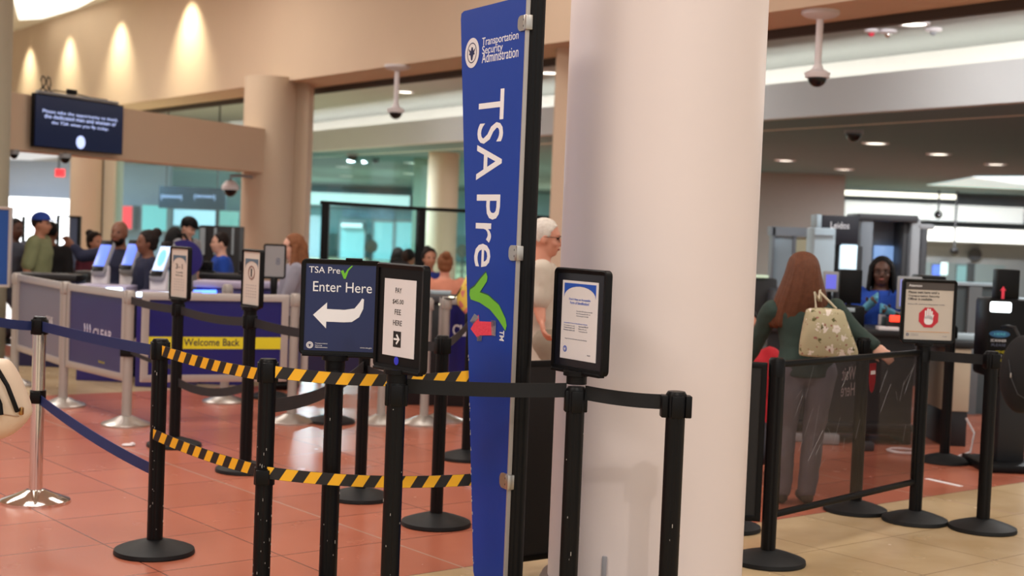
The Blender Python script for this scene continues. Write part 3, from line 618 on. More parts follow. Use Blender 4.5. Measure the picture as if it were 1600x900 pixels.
borg = L8 - ux * .0 + V3((-.034, -.02, 0)); borg.z = 0
def onboard(px, py):
    d = ray(px, py); nrm = V3((math.sin(th_b), -math.cos(th_b), 0)); t = (borg - CAM).dot(nrm) / d.dot(nrm); h = CAM + d * t; return ((h - borg).dot(ux), h.z)
lt = onboard(722, 30); l2 = onboard(738, 740); rt = onboard(816, 1); rb = onboard(783, 880)
slope = (l2[0] - lt[0]) / (l2[1] - lt[1]); xl = lambda z: lt[0] + slope * (z - lt[1])
ztop = lt[1] + .03; zb = .12
pts = [(0, zb), (0, ztop), (xl(ztop) + .03, ztop), (xl(ztop) + .008, ztop - .008), (xl(ztop - .03), ztop - .03), (xl(.17), .17), (xl(.12) + .02, .12)]
boff = borg - L8
board = MB().prism(pts, -.006, .006).build('board', TSABLUE, bp, boff, th_b, smooth=False)
edge = MB().box((.004, 0, (zb + ztop) / 2), (.008, .02, ztop - zb)).build('metal_edge', ALU, board)
for yy in (39, 395, 749):
    x_, z_ = onboard(808, yy) if yy < 100 else onboard(801 if yy < 500 else 786, yy)
    c_ = MB().prism(rr(.075, .06, .022, cx=-.02, cz=z_), -.012, -.0065); c_.box((.012, -.004, z_), (.022, .03, .058), .003)
    c_.build('clip', STEEL, board)
    for dz in (-.012, .012): MB().lathe([(0, 0), (.005, 0), (.004, .002), (0, .002)], 12).build('screw', DGREY, board, (-.008, -.012, z_ + dz)).rotation_euler = (math.pi / 2, 0, 0)

# lettering placed on the board's own plane
x0, z0 = onboard(740, 83); seal(board, x0, z0, .062, -.0066, WHITE, NAVY)
for i, (s_, pa, pb) in enumerate((('Transportation', (755, 72), (812, 61)), ('Security', (755, 85), (787, 80)), ('Administration', (755, 99), (812, 87)))):
    a, b = onboard(*pa), onboard(*pb); text(s_, .04, WLET, board, a[0], a[1], -.0062, b[0] - a[0], 'LEFT', height=.043, rot=math.degrees(math.atan2(b[1] - a[1], b[0] - a[0])) * 0)
def vletters(s_, ptop, pbot, hpx, m, off=0):   # reads downwards
    a, b = onboard(*ptop), onboard(*pbot); Lz = a[1] - b[1]
    e = onboard(ptop[0] - hpx, ptop[1]); hh = a[0] - e[0]
    t = text(s_, 1, m, board, 0, 0, -.0062, Lz, 'LEFT', height=hh, rot=-90, off=off)
    xs = [v.co.x for v in t.data.vertices]; zs = [v.co.z for v in t.data.vertices]
    t.location = (a[0] - max(xs), -.0062, a[1] - max(zs))
vletters('TSA', (791, 138), (770, 281), 40, WLET, .006)
vletters('Pre', (784, 304), (760, 418), 37, WLET, .006)
vletters('TM', (790, 517), (788, 533), 7, WLET, .02)
ck = [(762, 425), (764, 432), (763, 439), (752, 456), (765, 461), (782, 476), (792, 497), (794, 508), (792, 516), (782, 500), (768, 483), (752, 472), (738, 467), (736, 460), (737, 452), (744, 447), (754, 434)]
cp_ = [onboard(*q) for q in ck]; MB().prism([(a - .004, b + .004) for a, b in cp_], -.0068, -.0061).build('tick_shadow_edge', DGREEN, board, smooth=False); MB().prism([(a + .001, b - .002) for a, b in cp_], -.0078, -.007).build('tick', GREEN, board, smooth=False)
rk = [(738, 514), (750, 492), (751, 502), (773, 503), (774, 524), (752, 524), (750, 530)]
MB().prism([onboard(*q) for q in rk], -.0078, -.0062).build('red_tape_arrow', RED, board, smooth=False)
for q in (((744, 490), (752, 496), (742, 506), (737, 502)), ((770, 500), (778, 501), (777, 525), (771, 524)), ((748, 526), (756, 524), (755, 533), (748, 533))): MB().prism([onboard(*e) for e in q], -.0086, -.008).build('clear_tape', TAPE, board, smooth=False)
sc = MB()
for i in range(26):
    z = random.uniform(.2, 1.2); sc.box((xl(z) + random.uniform(0, .006), -.0064, z), (random.uniform(.002, .005), .001, random.uniform(.003, .012)))
tag(sc.build('edge_wear', chip, board, smooth=False), 'chipped white wear on the edge', kind='stuff')

# ---- dark queue behind
k9 = stanchion(L9, 'black stanchion behind the arrow sign', r=.034, rz=.5)
k10 = stanchion(L10, 'black stanchion between the PAY sign and the blue banner', r=.034, rz=.5)
k11 = stanchion(L11, 'far black stanchion mostly hidden behind the blue banner', r=.034, rz=.5)
L15 = G(518, 660); k15 = stanchion(L15, 'black stanchion far behind the arrow sign, base between two silver bases', r=.034, rz=.5)
belt(k9, at(side(L9, L10), .9 - .16), at(side(L10, L9), .74), BELTG, .05, .02)
belt(k9, at(side(L9, L10), .94), at(side(L10, L9), .94), BELTG, .05, .02)
belt(k10, at(side(L10, L11), .94), at(side(L11, L10), .94), BELTG, .05, .02)
L12 = G(272, 697); L13 = G(383, 736)
belt(k9, at(L9, .76), at(side(L3, L9, .05), .80), BELTG, .06, .05)
def smallsign(L, px, name, lb, rzd, w_=.24, kind=0, zf=.99):
    k = stanchion(L, lb, r=.038, head=True, h=.985, rz=.3); k['category'] = 'sign stanchion'; collar(k, zf + .005, .048, .06)
    fr = frame(k, w_, .36, zf, math.radians(rzd), th=.03, b=.016); poster(fr, w_ - .035, .33, PAPERT)
    hw = (w_ - .08) / 2
    MB().prism([(-hw, .12), (hw, .12)] + [(hw * math.cos(math.pi * t / 12), .06 + .045 * math.sin(math.pi * t / 12)) for t in range(13)], -.0006, 0).build('grey_arc', mat('arc_slate', (84, 106, 124), .5), fr, smooth=False)
    if kind == 0:
        text('3-1', .05, DGREY, fr, 0, .028, 0, hw * 1.1, height=.035); text('Liquids', .02, DGREY, fr, 0, -.0, 0, hw * 1.1, height=.014); text('Rule for bags', .02, DGREY, fr, 0, -.02, 0, hw * 1.1, height=.012)
    else:
        MB().lathe([(.036, 0), (.043, 0), (.043, .001), (.036, .001)], 28).build('round_symbol', mat('symbol_brown', (130, 90, 84), .5), fr, (0, -.0002, .035)).rotation_euler = (math.pi / 2, 0, 0)
        MB().box((0, -.0006, .035), (.014, .001, .05), .002).build('lighter_symbol', DGREY, fr)
    for i in range(5): text('- - - - -', .01, GLET, fr, 0, -.05 - i * .018, 0, hw * 1.5, height=.003)
    return k
k12 = smallsign(L12, 270, '', 'black stanchion with cream framed notice in front of the CLEAR kiosks', -47, .25, 0, 1.0)
k13 = smallsign(L13, 380, '', 'black stanchion with cream framed notice bearing a round symbol', -52, .25, 1, 1.02)
belt(k12, at(side(L12, L13), .44), at(side(L13, L12), .52), BELTG, .055, .05)
belt(k12, at(side(L12, L13), .93), at(side(L13, L12), .93), BELTG, .055, .02)
belt(k13, at(side(L13, L9), .93), at(side(L9, L13), .93), BELTG, .055, .03)
# small grey notice further back
p = foot(428, 440, 12.3); k = stanchion(V3((p.x, p.y, 0)), 'small grey framed notice on a stanchion in front of the blond woman', 'black', .03, False, h=1.05); k['category'] = 'sign stanchion'
fr = frame(k, .2, .3, 1.05, 0, th=.02, b=.014); poster(fr, .17, .27, mat('grey_notice', (150, 150, 152), .5)); text('8', .1, GLET, fr, .03, -.03, 0, .035, height=.06)

# ---- silver framed panels and their posts
SP = {'a': G(98, 634), 'b': G(197, 664), 'c': G(455, 660), 'd': G(350, 628), 'e': G(690, 658), 'f': G(658, 628), 'z': G(22, 602)}
def sp(k_, lb, head=True):
    return stanchion(SP[k_], lb, 'silver', r=.036, head=head, rz=.4)
sp('a', 'silver post between the grey and the purple framed panels at the left'); ks = sp('b', 'silver post between the purple CLEAR panel and the Welcome Back panel')
kc = sp('c', 'silver post at the right end of the Welcome Back panel'); sp('d', 'silver post standing behind the Welcome Back panel'); sp('e', 'silver post in front of the CLEAR panel beside the blue banner'); sp('f', 'silver post behind the PAY sign, farther of two')
sp('z', 'silver post at the left end of the grey framed panel')
belt(ks, at(side(SP['b'], L12), .93), at(side(L12, SP['b']), .93), BELTG, .055, .01); belt(ks, at(side(SP['b'], L12), .55), at(side(L12, SP['b']), .53), BELTG, .03, .01)
MB().box((0, 0, .54), (.1, .1, .06), .01).build('lower_belt_clip', BLACK, ks)
def panel(p, q, lb, m, z0=.32, z1=.99, fm=ALU, name='barrier_panel', b=.055, gap=.05):
    p, q = V3((p.x, p.y, 0)), V3((q.x, q.y, 0)); d = (q - p); L = d.length - gap * 2; a = math.atan2(d.y, d.x); mid = (p + q) / 2
    k = thing(name, lb, 'barrier panel', (mid.x, mid.y, z0), a); h_ = z1 - z0
    ringframe(MB(), L, h_, b, .006, -.014, .014).build('panel_frame', fm, k, (0, 0, h_ / 2)); MB().box((0, .004, h_ / 2), (L - b * 1.6, .008, h_ - b * 1.6)).build('panel_sheet', m, k, smooth=False)
    return k, L, h_
GREYS = mat('grey_translucent_sheet', (104, 104, 124), .35)
k, L_, h_ = panel(SP['z'], SP['a'], 'silver framed panel with plain grey sheet at the far left', GREYS); text('CLEAR', .1, WLET, k, .3, h_ * .45, -.003, .2, height=.07)
k, L_, h_ = panel(SP['a'], SP['b'], 'silver framed purple panel lettered CLEAR under a plastic sleeve', PURPLE)
text('CLEAR', .1, WLET, k, L_ * .12, h_ * .42, -.002, L_ * .32, height=.075, off=.02)
for i in range(3): MB().tube([(-.2 + .05 * i, -.002, h_ * .42), (-.19 + .05 * i, -.002, h_ * .5), (-.2 + .05 * i, -.002, h_ * .56)], .005).build('figure_mark', WLET, k)
text('clearme.com', .05, YEL, k, L_ * .12, h_ * .14, -.002, .11, height=.025)
g = bmesh.new(); n_ = 26
for i in range(n_ + 1):
    for j in range(n_ + 1): g.verts.new(((-.44 + .88 * i / n_) * L_, -.012 - .008 * noise.noise(V3((i * .25, j * .09, 3))), h_ * (.1 + .82 * j / n_)))
g.verts.ensure_lookup_table()
for i in range(n_):
    for j in range(n_): a = i * (n_ + 1) + j; g.faces.new((g.verts[a], g.verts[a + 1], g.verts[a + n_ + 2], g.verts[a + n_ + 1]))
me = bpy.data.meshes.new('sleeve'); g.to_mesh(me); g.free(); fin('plastic_sleeve', me, PLAST, k, (0, 0, 0))
k, L_, h_ = panel(SP['b'] + V3((.04, 0, 0)), SP['c'], 'wide purple panel with a yellow Welcome Back stripe', PURPLE)
MB().box((-.0, -.002, h_ * .44), (L_ - .1, .004, .09)).build('yellow_stripe', YEL, k, smooth=False); text('Welcome Back', .06, mat('navy_letters', (24, 20, 60), .5), k, -.03, h_ * .44 - .02, -.005, .42, height=.055, off=.01)
pA, pB = V3((SP['e'].x - .1, SP['e'].y + .25, 0)), P(860, 500, 10.9)
k, L_, h_ = panel(pA, pB, 'silver framed purple CLEAR panel behind the blue banner', PURPLE); text('CLEAR', .1, WLET, k, -L_ * .22, h_ * .55, -.002, .3, height=.09, off=.02)
k, L_, h_ = panel(P(462, 500, 10.95), P(600, 500, 11.0), 'dark purple framed panel behind the arrow sign', mat('dark_purple_sheet', (24, 20, 60), .3)); 
k, L_, h_ = panel(P(604, 500, 11.0), P(664, 500, 11.0), 'silver framed dark panel behind the PAY sign', mat('dark_sheet', (34, 34, 48), .3))

p = foot(601, 500, 11.0); stanchion(p, 'silver post joining two dark framed panels behind the PAY sign', 'silver', r=.034, rz=.4); p = foot(668, 500, 11.05); stanchion(p, 'silver post at the right end of the dark framed panel behind the PAY sign', 'silver', r=.034, rz=.4)
# ---- black panels at the column
def blackpanel(p, q, z0, z1, lb, gap=.0):
    p, q = V3((p.x, p.y, 0)), V3((q.x, q.y, 0)); d = q - p; L = d.length; a = math.atan2(d.y, d.x); mid = (p + q) / 2
    k = thing('barrier_panel', lb, 'barrier panel', (mid.x, mid.y, z0), a); h_ = z1 - z0
    ringframe(MB(), L, h_, .028, .004, -.012, .012).build('panel_frame', BLACK, k, (0, 0, h_ / 2)); MB().box((0, .0, h_ / 2), (L - .04, .01, h_ - .04)).build('panel_sheet', mat('black_sheet', (22, 22, 24), .6), k, smooth=False); return k
R1 = G(1199, 879)
blackpanel(foot(800, 700, 6.35), foot(912, 700, 6.6), .05, .975, 'black solid panel between the banner pole and the big column')
kr1 = stanchion(R1, 'black stanchion at the left end of the smoked clear panel', r=.036, rz=.25, head=False)
blackpanel(foot(1060, 700, 6.85), V3((R1.x - .045, R1.y, 0)), .2, .975, 'black solid panel emerging right of the big column')
stanchion(G(1135, 826), 'black stanchion whose base peeks out right of the big column', r=.034)
R2 = G(1429, 815); R3 = G(1535, 828); R4 = G(1336, 799)
kr2 = stanchion(R2, 'black stanchion carrying the Attention stop hand sign', r=.036, rz=.25, h=1.0, head=False); kr2['category'] = 'sign stanchion'
kr3 = stanchion(R3, 'black stanchion farthest right on the beige floor', r=.036, rz=.25)
kr4 = stanchion(R4, 'black stanchion the long haired woman rests her hand on', r=.036, rz=.25, h=1.02)
belt(kr2, at(side(R2, R3), .95), at(side(R3, R2), .95), BELTK, .055, .0)
R5 = G(1475, 722); R6 = G(1380, 716); kr5 = stanchion(R5, 'black stanchion behind the Attention sign in front of the desk', r=.036); 
# acrylic panel
d = (R2 - R1); L_ = d.length - .09; mid = (R1 + R2) / 2; a = math.atan2(d.y, d.x)
kp = thing('acrylic_panel', 'scratched smoked clear barrier panel reading Wait Here in reverse', 'barrier panel', (mid.x, mid.y, .22), a); h_ = .76
MB().box((0, 0, h_ - .012), (L_, .03, .03), .006).build('top_rail', BLACK, kp); MB().box((0, 0, .012), (L_, .03, .03), .006).build('bottom_rail', BLACK, kp)
for s_ in (-1, 1): MB().box((s_ * (L_ / 2 - .008), 0, h_ / 2), (.02, .024, h_), .004).build('side_rail', BLACK, kp)
MB().box((0, 0, h_ / 2), (L_ - .03, .005, h_ - .03)).build('sheet', ACRYL, kp, smooth=False)
GRL = mat('grey_vinyl_letters', (170, 162, 164), .6)
text('Wait', .1, GRL, kp, -.06, h_ - .125, .004, .145, mirror=True, height=.07, off=.01); text('Here', .1, GRL, kp, -.06, h_ - .21, .004, .145, mirror=True, height=.07, off=.01)
MB().prism([(.2 + a_ * .035, h_ - .13 + b_ * .08) for a_, b_ in ((-1, 1), (1, 1), (1, -.2), (.6, -.8), (0, -1), (-.6, -.8), (-1, -.2))], .004, .006).build('red_arrow', STOPRED, kp, smooth=False)
MB().box((.2, .003, h_ - .1), (.05, .002, .02)).build('white_bar', WLET, kp, smooth=False)
scm = MB()
for i in range(22):
    x = random.uniform(-.45, .45) * L_; z = random.uniform(.15, .6); l_ = random.uniform(.05, .22); aa = random.gauss(1.0, .25)
    if random.random() < .25: aa = -aa
    scm.tube([(x, -.004, z), (x + l_ * .5 * math.cos(aa), -.004, z + l_ * .5 * math.sin(aa) + .004), (x + l_ * math.cos(aa), -.004, z + l_ * math.sin(aa))], .00035, 4)
tag(scm.build('scratches', glassmat('scratch', (230, 225, 222), .3, .5, (190, 185, 182)), kp), 'pale scratches over the sheet', kind='stuff')
# attention sign
collar(kr2, 1.02, .046, .05)
fr = frame(kr2, .315, .36, 1.02, math.radians(4), b=.018); fr.location.x += .018; poster(fr, .283, .328, PAPERT)
MB().box((.0, -.0005, .142), (.283, .001, .044)).build('header_band', mat('header_grey', (78, 72, 70), .5), fr, smooth=False); text('Attention', .02, WLET, fr, -.084, .136, -.0012, .076, height=.0145, off=.015)
MB().box((0, -.0005, .1625), (.25, .001, .003)).build('header_line', mat('line_rust', (190, 80, 60), .5), fr, smooth=False)
for i, s_ in enumerate(('Please wait here until a', 'Transportation Security', 'Officer is available.')): text(s_, .02, KLET, fr, -.124, .099 - i * .019, -.0006, (.178, .182, .142)[i], 'LEFT', height=.0135, off=.012)
text('Have I.D. and boarding pass ready.', .02, GLET, fr, -.124, .035, -.0006, .215, 'LEFT', height=.009)
oc = [(.061 * math.cos(math.radians(22.5 + 45 * i)), -.036 + .061 * math.sin(math.radians(22.5 + 45 * i))) for i in range(8)]
MB().prism(oc, -.0008, -.0002).build('stop_octagon', STOPRED, fr, smooth=False)
hd_ = MB(); hz = -.036
hd_.prism(rr(.05, .052, .02, cx=.0, cz=hz - .014), -.0016, -.001)
for fx, fh in ((-.018, .03), (-.006, .042), (.006, .04), (.017, .028)): hd_.prism(rr(.0095, fh + .02, .004, cx=fx, cz=hz + fh / 2), -.0016, -.001)
hd_.prism([(.02, hz - .02), (.03, hz + .016), (.025, hz + .018), (.016, hz - .004)], -.0016, -.001)
hd_.build('hand_symbol', WLET, fr, smooth=False)
MB().box((0, -.0005, -.117), (.25, .001, .0025)).build('foot_line', mat('line_orange', (220, 150, 70), .5), fr, smooth=False)
seal(fr, -.117, -.135, .008, 0, NAVY, WHITE); text('Transportation', .01, GLET, fr, -.1, -.132, -.0006, .045, 'LEFT', height=.005); text('Security Administration', .01, GLET, fr, -.1, -.14, -.0006, .045, 'LEFT', height=.005); text('tsa.gov', .01, GLET, fr, .1, -.142, -.0006, .026, height=.006)
# ------------------------------------------------------------------ people
SKINS = dict(light=mat('skin_light', (222, 172, 150), .5), tan=mat('skin_tan', (186, 130, 104), .5), brown=mat('skin_brown', (120, 76, 56), .5), dark=mat('skin_dark', (84, 54, 42), .5), ruddy=mat('skin_ruddy', (214, 150, 126), .5))
def cloth(name, col): return mat(name, col, .85, nz=.12, nscale=14, bump=.15, bscale=220)
def hairm(name, col): return mat(name, col, .6, nz=.35, nscale=40, bump=.3, bscale=160, spec=.2)
EYE = mat('eye_dark', (30, 22, 20), .2); LENS = glassmat('spectacle_lens', (230, 230, 235), .12)
def person(label, org, top, hdg, skin, shirt, trousers, hair=None, hairstyle='short', sleeve='long', J=None, head_hdg=None, pitch=0, vox=.012, shoes=None, lower=True, curl=.5, fat=1.0, torso_only=False, group=None, size=None, lips=None, beard=None, glasses=False, cat='person', fing=True, rel=None):
    k = thing('person', label, cat, (org.x, org.y, 0), 0, group); s = (size or top) / 1.75; drop = (size or top) - top
    a = math.radians(hdg); fw = V3((math.sin(a), -math.cos(a), 0)); rt = V3((fw.y, -fw.x, 0)); up = V3((0, 0, 1))
    def W(x, y, z): return (rt * x + fw * y + up * z) * s
    j = dict(hip=W(0, 0, .95), hipL=W(-.095, 0, .93), hipR=W(.095, 0, .93), kneeL=W(-.1, .02, .5), kneeR=W(.1, .02, .5), ankL=W(-.1, -.01, .09), ankR=W(.1, -.01, .09), chest=W(0, 0, 1.3), neck=W(0, -.01, 1.47),
             shL=W(-.175, 0, 1.42), shR=W(.175, 0, 1.42), elL=W(-.225, -.02, 1.14), elR=W(.225, -.02, 1.14), wrL=W(-.235, .06, .9), wrR=W(.235, .06, .9), head=W(0, .02, 1.62))
    for n_, v in (rel or {}).items(): j[n_] = W(*v)
    if drop > 0:
        for n_ in j:
            if n_[:4] not in ('knee', 'ankL', 'ankR'): j[n_] = j[n_] - up * drop
            elif n_[:4] == 'knee': j[n_] = j[n_] - up * drop * .5 + fw * math.sqrt(max(0, .2 * s ** 2 - ((j['hip'].z - .09) / 2) ** 2)) * .8
    for n_, v in (J or {}).items(): j[n_] = V3(v) - V3((org.x, org.y, 0))
    f_ = fat
    hh = math.radians(hdg if head_hdg is None else head_hdg); hf = V3((math.sin(hh), -math.cos(hh), 0)); hr = V3((hf.y, -hf.x, 0)); pt = math.radians(pitch)
    hup = up * math.cos(pt) + hf * math.sin(pt); hfw = hf * math.cos(pt) - up * math.sin(pt); R = Matrix((hr, hfw, hup)).transposed(); hc = j['head']
    def Hd(x, y, z): return hc + R @ (V3((x, y, z)) * s)
    sk = SKINS[skin] if isinstance(skin, str) else skin
    def torso(mb, g=0.0, lo='hip', z0=None):
        sx = (j['shR'] - j['shL']); sdir = V3((sx.x, sx.y, 0)).normalized(); fdir = V3((-sdir.y, sdir.x, 0)); 
        if fdir.dot(fw) < 0: fdir = -fdir
        hd_ = (j['hipR'] - j['hipL']); hdir = V3((hd_.x, hd_.y, 0)).normalized()
        if hdir.dot(sdir) < 0: hdir = -hdir
        H, C_, N = j['hip'], j['chest'], j['neck']; half = sx.length / 2
        rings = []
        for t, c0, rx, ry in ((0, H - up * .09 * s, .15 * s, .105 * s), (.15, H, .165 * s, .115 * s), (.35, H.lerp(C_, .42), .138 * s, .10 * s), (.6, C_, .16 * s, .118 * s), (.8, C_.lerp(N, .5), half * .98, .105 * s), (.93, C_.lerp(N, .82), half * .8, .08 * s), (1, N, .062 * s, .058 * s)):
            d_ = hdir.lerp(sdir, t).normalized(); f2 = V3((-d_.y, d_.x, 0)); rx = rx * f_ + g; ry = ry * f_ + g
            rings.append([c0 + d_ * rx * math.cos(q) + f2 * ry * math.sin(q) for q in [2 * math.pi * i / 20 for i in range(20)]])
        mb.loft(rings)
    def limb(mb, pts, rs, g=0):
        for p0, p1, r0, r1 in zip(pts, pts[1:], rs, rs[1:]): mb.cap(p0, p1, r0 * s * f_ + g, r1 * s * f_ + g)
    def hand(mb, wr, el, sgn):
        d = (wr - el).normalized(); n = fw * 1.0 - d * d.dot(fw); n = n.normalized() if n.length > .1 else up; sd = d.cross(n).normalized() * sgn
        pc = wr + d * .05 * s
        m_ = Matrix((sd, n, d)).transposed(); mb.ball(pc, (.041 * s, .017 * s, .052 * s), m_)
        for i in range(4):
            b_ = pc + d * .04 * s + sd * (.03 - .02 * i) * s; l_ = (.034, .038, .036, .028)[i] * s; c_ = curl
            p1 = b_ + (d * math.cos(c_) + n * math.sin(c_)) * l_; p2 = p1 + (d * math.cos(c_ * 2.2) + n * math.sin(c_ * 2.2)) * l_ * .8
            mb.cap(b_, p1, .0095 * s, .0088 * s, 8); mb.cap(p1, p2, .0088 * s, .0075 * s, 8)
        tb = pc + sd * .032 * s - d * .02 * s; t1 = tb + (sd * .6 + d * .7 + n * .3).normalized() * .036 * s; mb.cap(tb, t1, .012 * s, .0105 * s, 8); mb.cap(t1, t1 + (d * .8 + n * .5).normalized() * .028 * s, .0105 * s, .0085 * s, 8)
    # body
    b = MB(); torso(b)
    b.ball(hc + R @ (V3((0, -.008, .018)) * s), V3((.076, .094, .1)) * s, R, 20); b.ball(Hd(0, .022, -.045), V3((.06, .068, .075)) * s, R, 16); b.ball(Hd(0, .055, -.085), V3((.032, .03, .026)) * s, R)
    b.cap(Hd(0, .082, .012), Hd(0, .108, -.028), .009 * s, .014 * s); b.ball(Hd(0, .082, -.058), V3((.024, .014, .011)) * s, R); b.ball(Hd(0, .074, .03), V3((.05, .018, .012)) * s, R)
    for q in (-1, 1): b.ball(Hd(q * .077, -.004, -.012), V3((.01, .02, .031)) * s, R); b.ball(Hd(q * .04, .06, -.03), V3((.024, .024, .022)) * s, R)
    b.cone(j['neck'] - up * .03 * s, Hd(0, -.012, -.05), .056 * s * f_, .052 * s)
    for q in 'LR':
        limb(b, (j['sh' + q], j['el' + q], j['wr' + q]), (.05, .04, .027)); sg = -1 if q == 'R' else 1; 
        if fing: hand(b, j['wr' + q], j['el' + q], sg)
        if lower: limb(b, (j['hip' + q], j['knee' + q], j['ank' + q]), (.078, .052, .036))
    body = remesh(b, vox, 'body', sk, k, 2)
    for q in (-1, 1): MB().ball(Hd(q * .03, .078, .008), V3((.014, .009, .008)) * s, R, 10).build('eye', EYE, k)
    if lips: MB().ball(Hd(0, .0905, -.06), V3((.022, .009, .008)) * s, R).build('mouth', mat('lips', (150, 84, 76), .5), k)
    # shirt
    b = MB(); torso(b, .016)
    for q in 'LR':
        sh, el, wr = j['sh' + q], j['el' + q], j['wr' + q]
        if sleeve == 'long': limb(b, (sh, el, wr + (el - wr).normalized() * .01), (.056, .046, .034), .012)
        elif sleeve == 'short': limb(b, (sh, sh.lerp(el, .8)), (.06, .056), .014)
    remesh(b, max(vox, .012), 'shirt', shirt, k, 3, .007, 7)
    if lower:
        b = MB(); b.ball(j['hip'] - up * .03 * s, V3((.168, .125, .12)) * s * f_, Matrix((rt, fw, up)).transposed())
        for q in 'LR': limb(b, (j['hip' + q], j['knee' + q], j['ank' + q]), (.092, .066, .056), .006)
        remesh(b, max(vox, .012), 'trousers', trousers, k, 3, .008, 6)
        sm = shoes or BLACK
        for q in 'LR':
            p = j['ank' + q]; g0 = V3((p.x, p.y, .0)); b = MB(); b.cap(g0 + up * .045 * s - fw * .02, g0 + fw * .15 * s + up * .04 * s, .042 * s, .038 * s); b.cap(p + up * .02, g0 + up * .04, .05 * s, .045 * s)
            o = remesh(b, .014, 'shoe', sm, k, 2)
            for v in o.data.vertices: v.co.z = max(v.co.z, .002)
    if hair:
        b = MB()
        if hairstyle in ('short', 'cap'):
            b.ball(Hd(0, -.016, .032), V3((.083, .1, .098)) * s, R, 20)
        elif hairstyle == 'bun':
            b.ball(Hd(0, -.02, .03), V3((.088, .104, .1)) * s, R, 20); b.ball(Hd(0, -.1, .1), .048 * s); b.ball(Hd(0, -.04, -.03), V3((.075, .075, .06)) * s, R)
        elif hairstyle == 'long':
            b.ball(Hd(0, -.016, .03), V3((.088, .104, .102)) * s, R, 20)
            b.cap(Hd(0, -.07, 0), Hd(0, -.09, -.24), .075 * s, .085 * s); b.cap(Hd(.07, -.01, .0), Hd(.09, .0, -.25), .028 * s, .04 * s); b.cap(Hd(-.07, -.01, .0), Hd(-.09, .0, -.25), .028 * s, .04 * s)
        o = remesh(b, .01, 'hair', hair, k, 2, .004, 30)
        # keep the face free: push the front of the hair back behind the hairline
        for v in o.data.vertices:
            l_ = R.transposed() @ (v.co - hc) / s
            if hairstyle == 'cap': lim = 1
            if l_.y > -.0 + max(0, (l_.z - .0)) * .72 and l_.z < .11:
                lim = .0 + max(0, l_.z) * .72 + (.03 if abs(l_.x) > .07 else 0)
                l_.y = min(l_.y, max(lim, -.0)); 
                if hairstyle in ('short',) and l_.z < -.03: l_.z = -.03
                v.co = hc + R @ (l_ * s)
    if beard:
        b = MB().ball(Hd(0, .03, -.068), V3((.063, .07, .058)) * s, R, 16)
        o = remesh(b, .01, 'beard', beard, k, 1)
        for v in o.data.vertices:
            l_ = R.transposed() @ (v.co - hc) / s
            if l_.y < .0: l_.y = .0
            if l_.z > -.045 - .03 * (l_.y > .07): l_.z = -.045 - .03 * (l_.y > .07)
            v.co = hc + R @ (l_ * s)
    if glasses:
        g = MB()
        for q in (-1, 1):
            pts = [Hd(q * .034 + .026 * math.cos(t), .094 - .01 * abs(math.cos(t)) , .006 + .019 * math.sin(t)) for t in [2 * math.pi * i / 16 for i in range(17)]]
            g.tube(pts, .0022, 6); g.tube([Hd(q * .06, .088, .012), Hd(q * .078, .05, .012), Hd(q * .082, -.01, .006)], .0022, 6)
        g.tube([Hd(-.01, .098, .008), Hd(.01, .098, .008)], .0022, 6); g.build('spectacles', BLACK, k)
    k['_s'] = s
    return k, j, Hd, R, s
def topz(px, py, Y): return P(px, py, Y).z

# woman with the floral tote
Yw = 8.35; g0 = foot(1250, 780, Yw)
GRN = cloth('dark_green_knit', (44, 62, 56)); GRT = cloth('grey_trousers', (112, 110, 120)); HAIRR = hairm('auburn_hair', (98, 60, 42))
def Q(px, py, dy=0): return P(px, py, Yw + dy)
J = dict(head=Q(1254, 424, .03), neck=Q(1256, 470), chest=Q(1256, 510), shL=Q(1206, 484), shR=Q(1306, 482), hip=Q(1258, 566, -.05), hipL=Q(1236, 580, -.05), hipR=Q(1284, 580, -.05), kneeL=Q(1228, 664, .02), kneeR=Q(1272, 668, .02), ankL=Q(1221, 762), ankR=Q(1261, 762),
         elL=Q(1184, 528, .1), wrL=Q(1160, 575, .2), elR=Q(1333, 516, -.05), wrR=Q(1366, 541, -.16))
J = {a: V3(b) for a, b in J.items()}
J['ankL'].z = J['ankR'].z = .08
kw, jw, Hw, Rw, sw = person('woman with long auburn hair in dark green sweater seen from behind, hand on a stanchion', g0, 1.62, 184, 'light', GRN, GRT, None, J=J, head_hdg=184, vox=.009, shoes=mat('brown_shoe', (58, 50, 46), .7), curl=.35)
# her hair: strands gathered from the crown to mid back
hb = bmesh.new(); rows = []; n_ = 96; hc = jw['head']
prof = [(.10, .01, .01, 0), (.092, .05, .05, -.0), (.065, .082, .09, -.01), (.02, .098, .11, -.02), (-.04, .108, .115, -.03), (-.1, .128, .118, -.035), (-.17, .15, .11, -.04), (-.24, .168, .10, -.04), (-.3, .18, .09, -.04), (-.345, .178, .08, -.04), (-.36, .165, .06, -.035)]
for dz, rx, ry, oy in prof:
    r_ = []
    for i in range(n_):
        t = 2 * math.pi * i / n_; nn_ = noise.noise(V3((math.cos(t) * 7, math.sin(t) * 7, dz * .9))) + .6 * noise.noise(V3((math.cos(t) * 19, math.sin(t) * 19, dz * 1.5)))
        q = 1 + .1 * nn_ * min(1, (.1 - dz) * 8)
        jz = .02 * noise.noise(V3((math.cos(t) * 4, math.sin(t) * 4, 9))) if dz < -.3 else 0
        sk_ = -.02 * max(0, -dz) / .35
        r_.append(hb.verts.new(hc + V3((rx * q * math.cos(t) + sk_, oy * 1.0 + ry * q * math.sin(t), dz + .02 + jz))))
    rows.append(r_)
for a, b in zip(rows, rows[1:]):
    for i in range(n_): hb.faces.new((a[i], a[(i + 1) % n_], b[(i + 1) % n_], b[i]))
hb.faces.new(rows[0]); hb.faces.new(rows[-1]); bmesh.ops.recalc_face_normals(hb, faces=hb.faces)
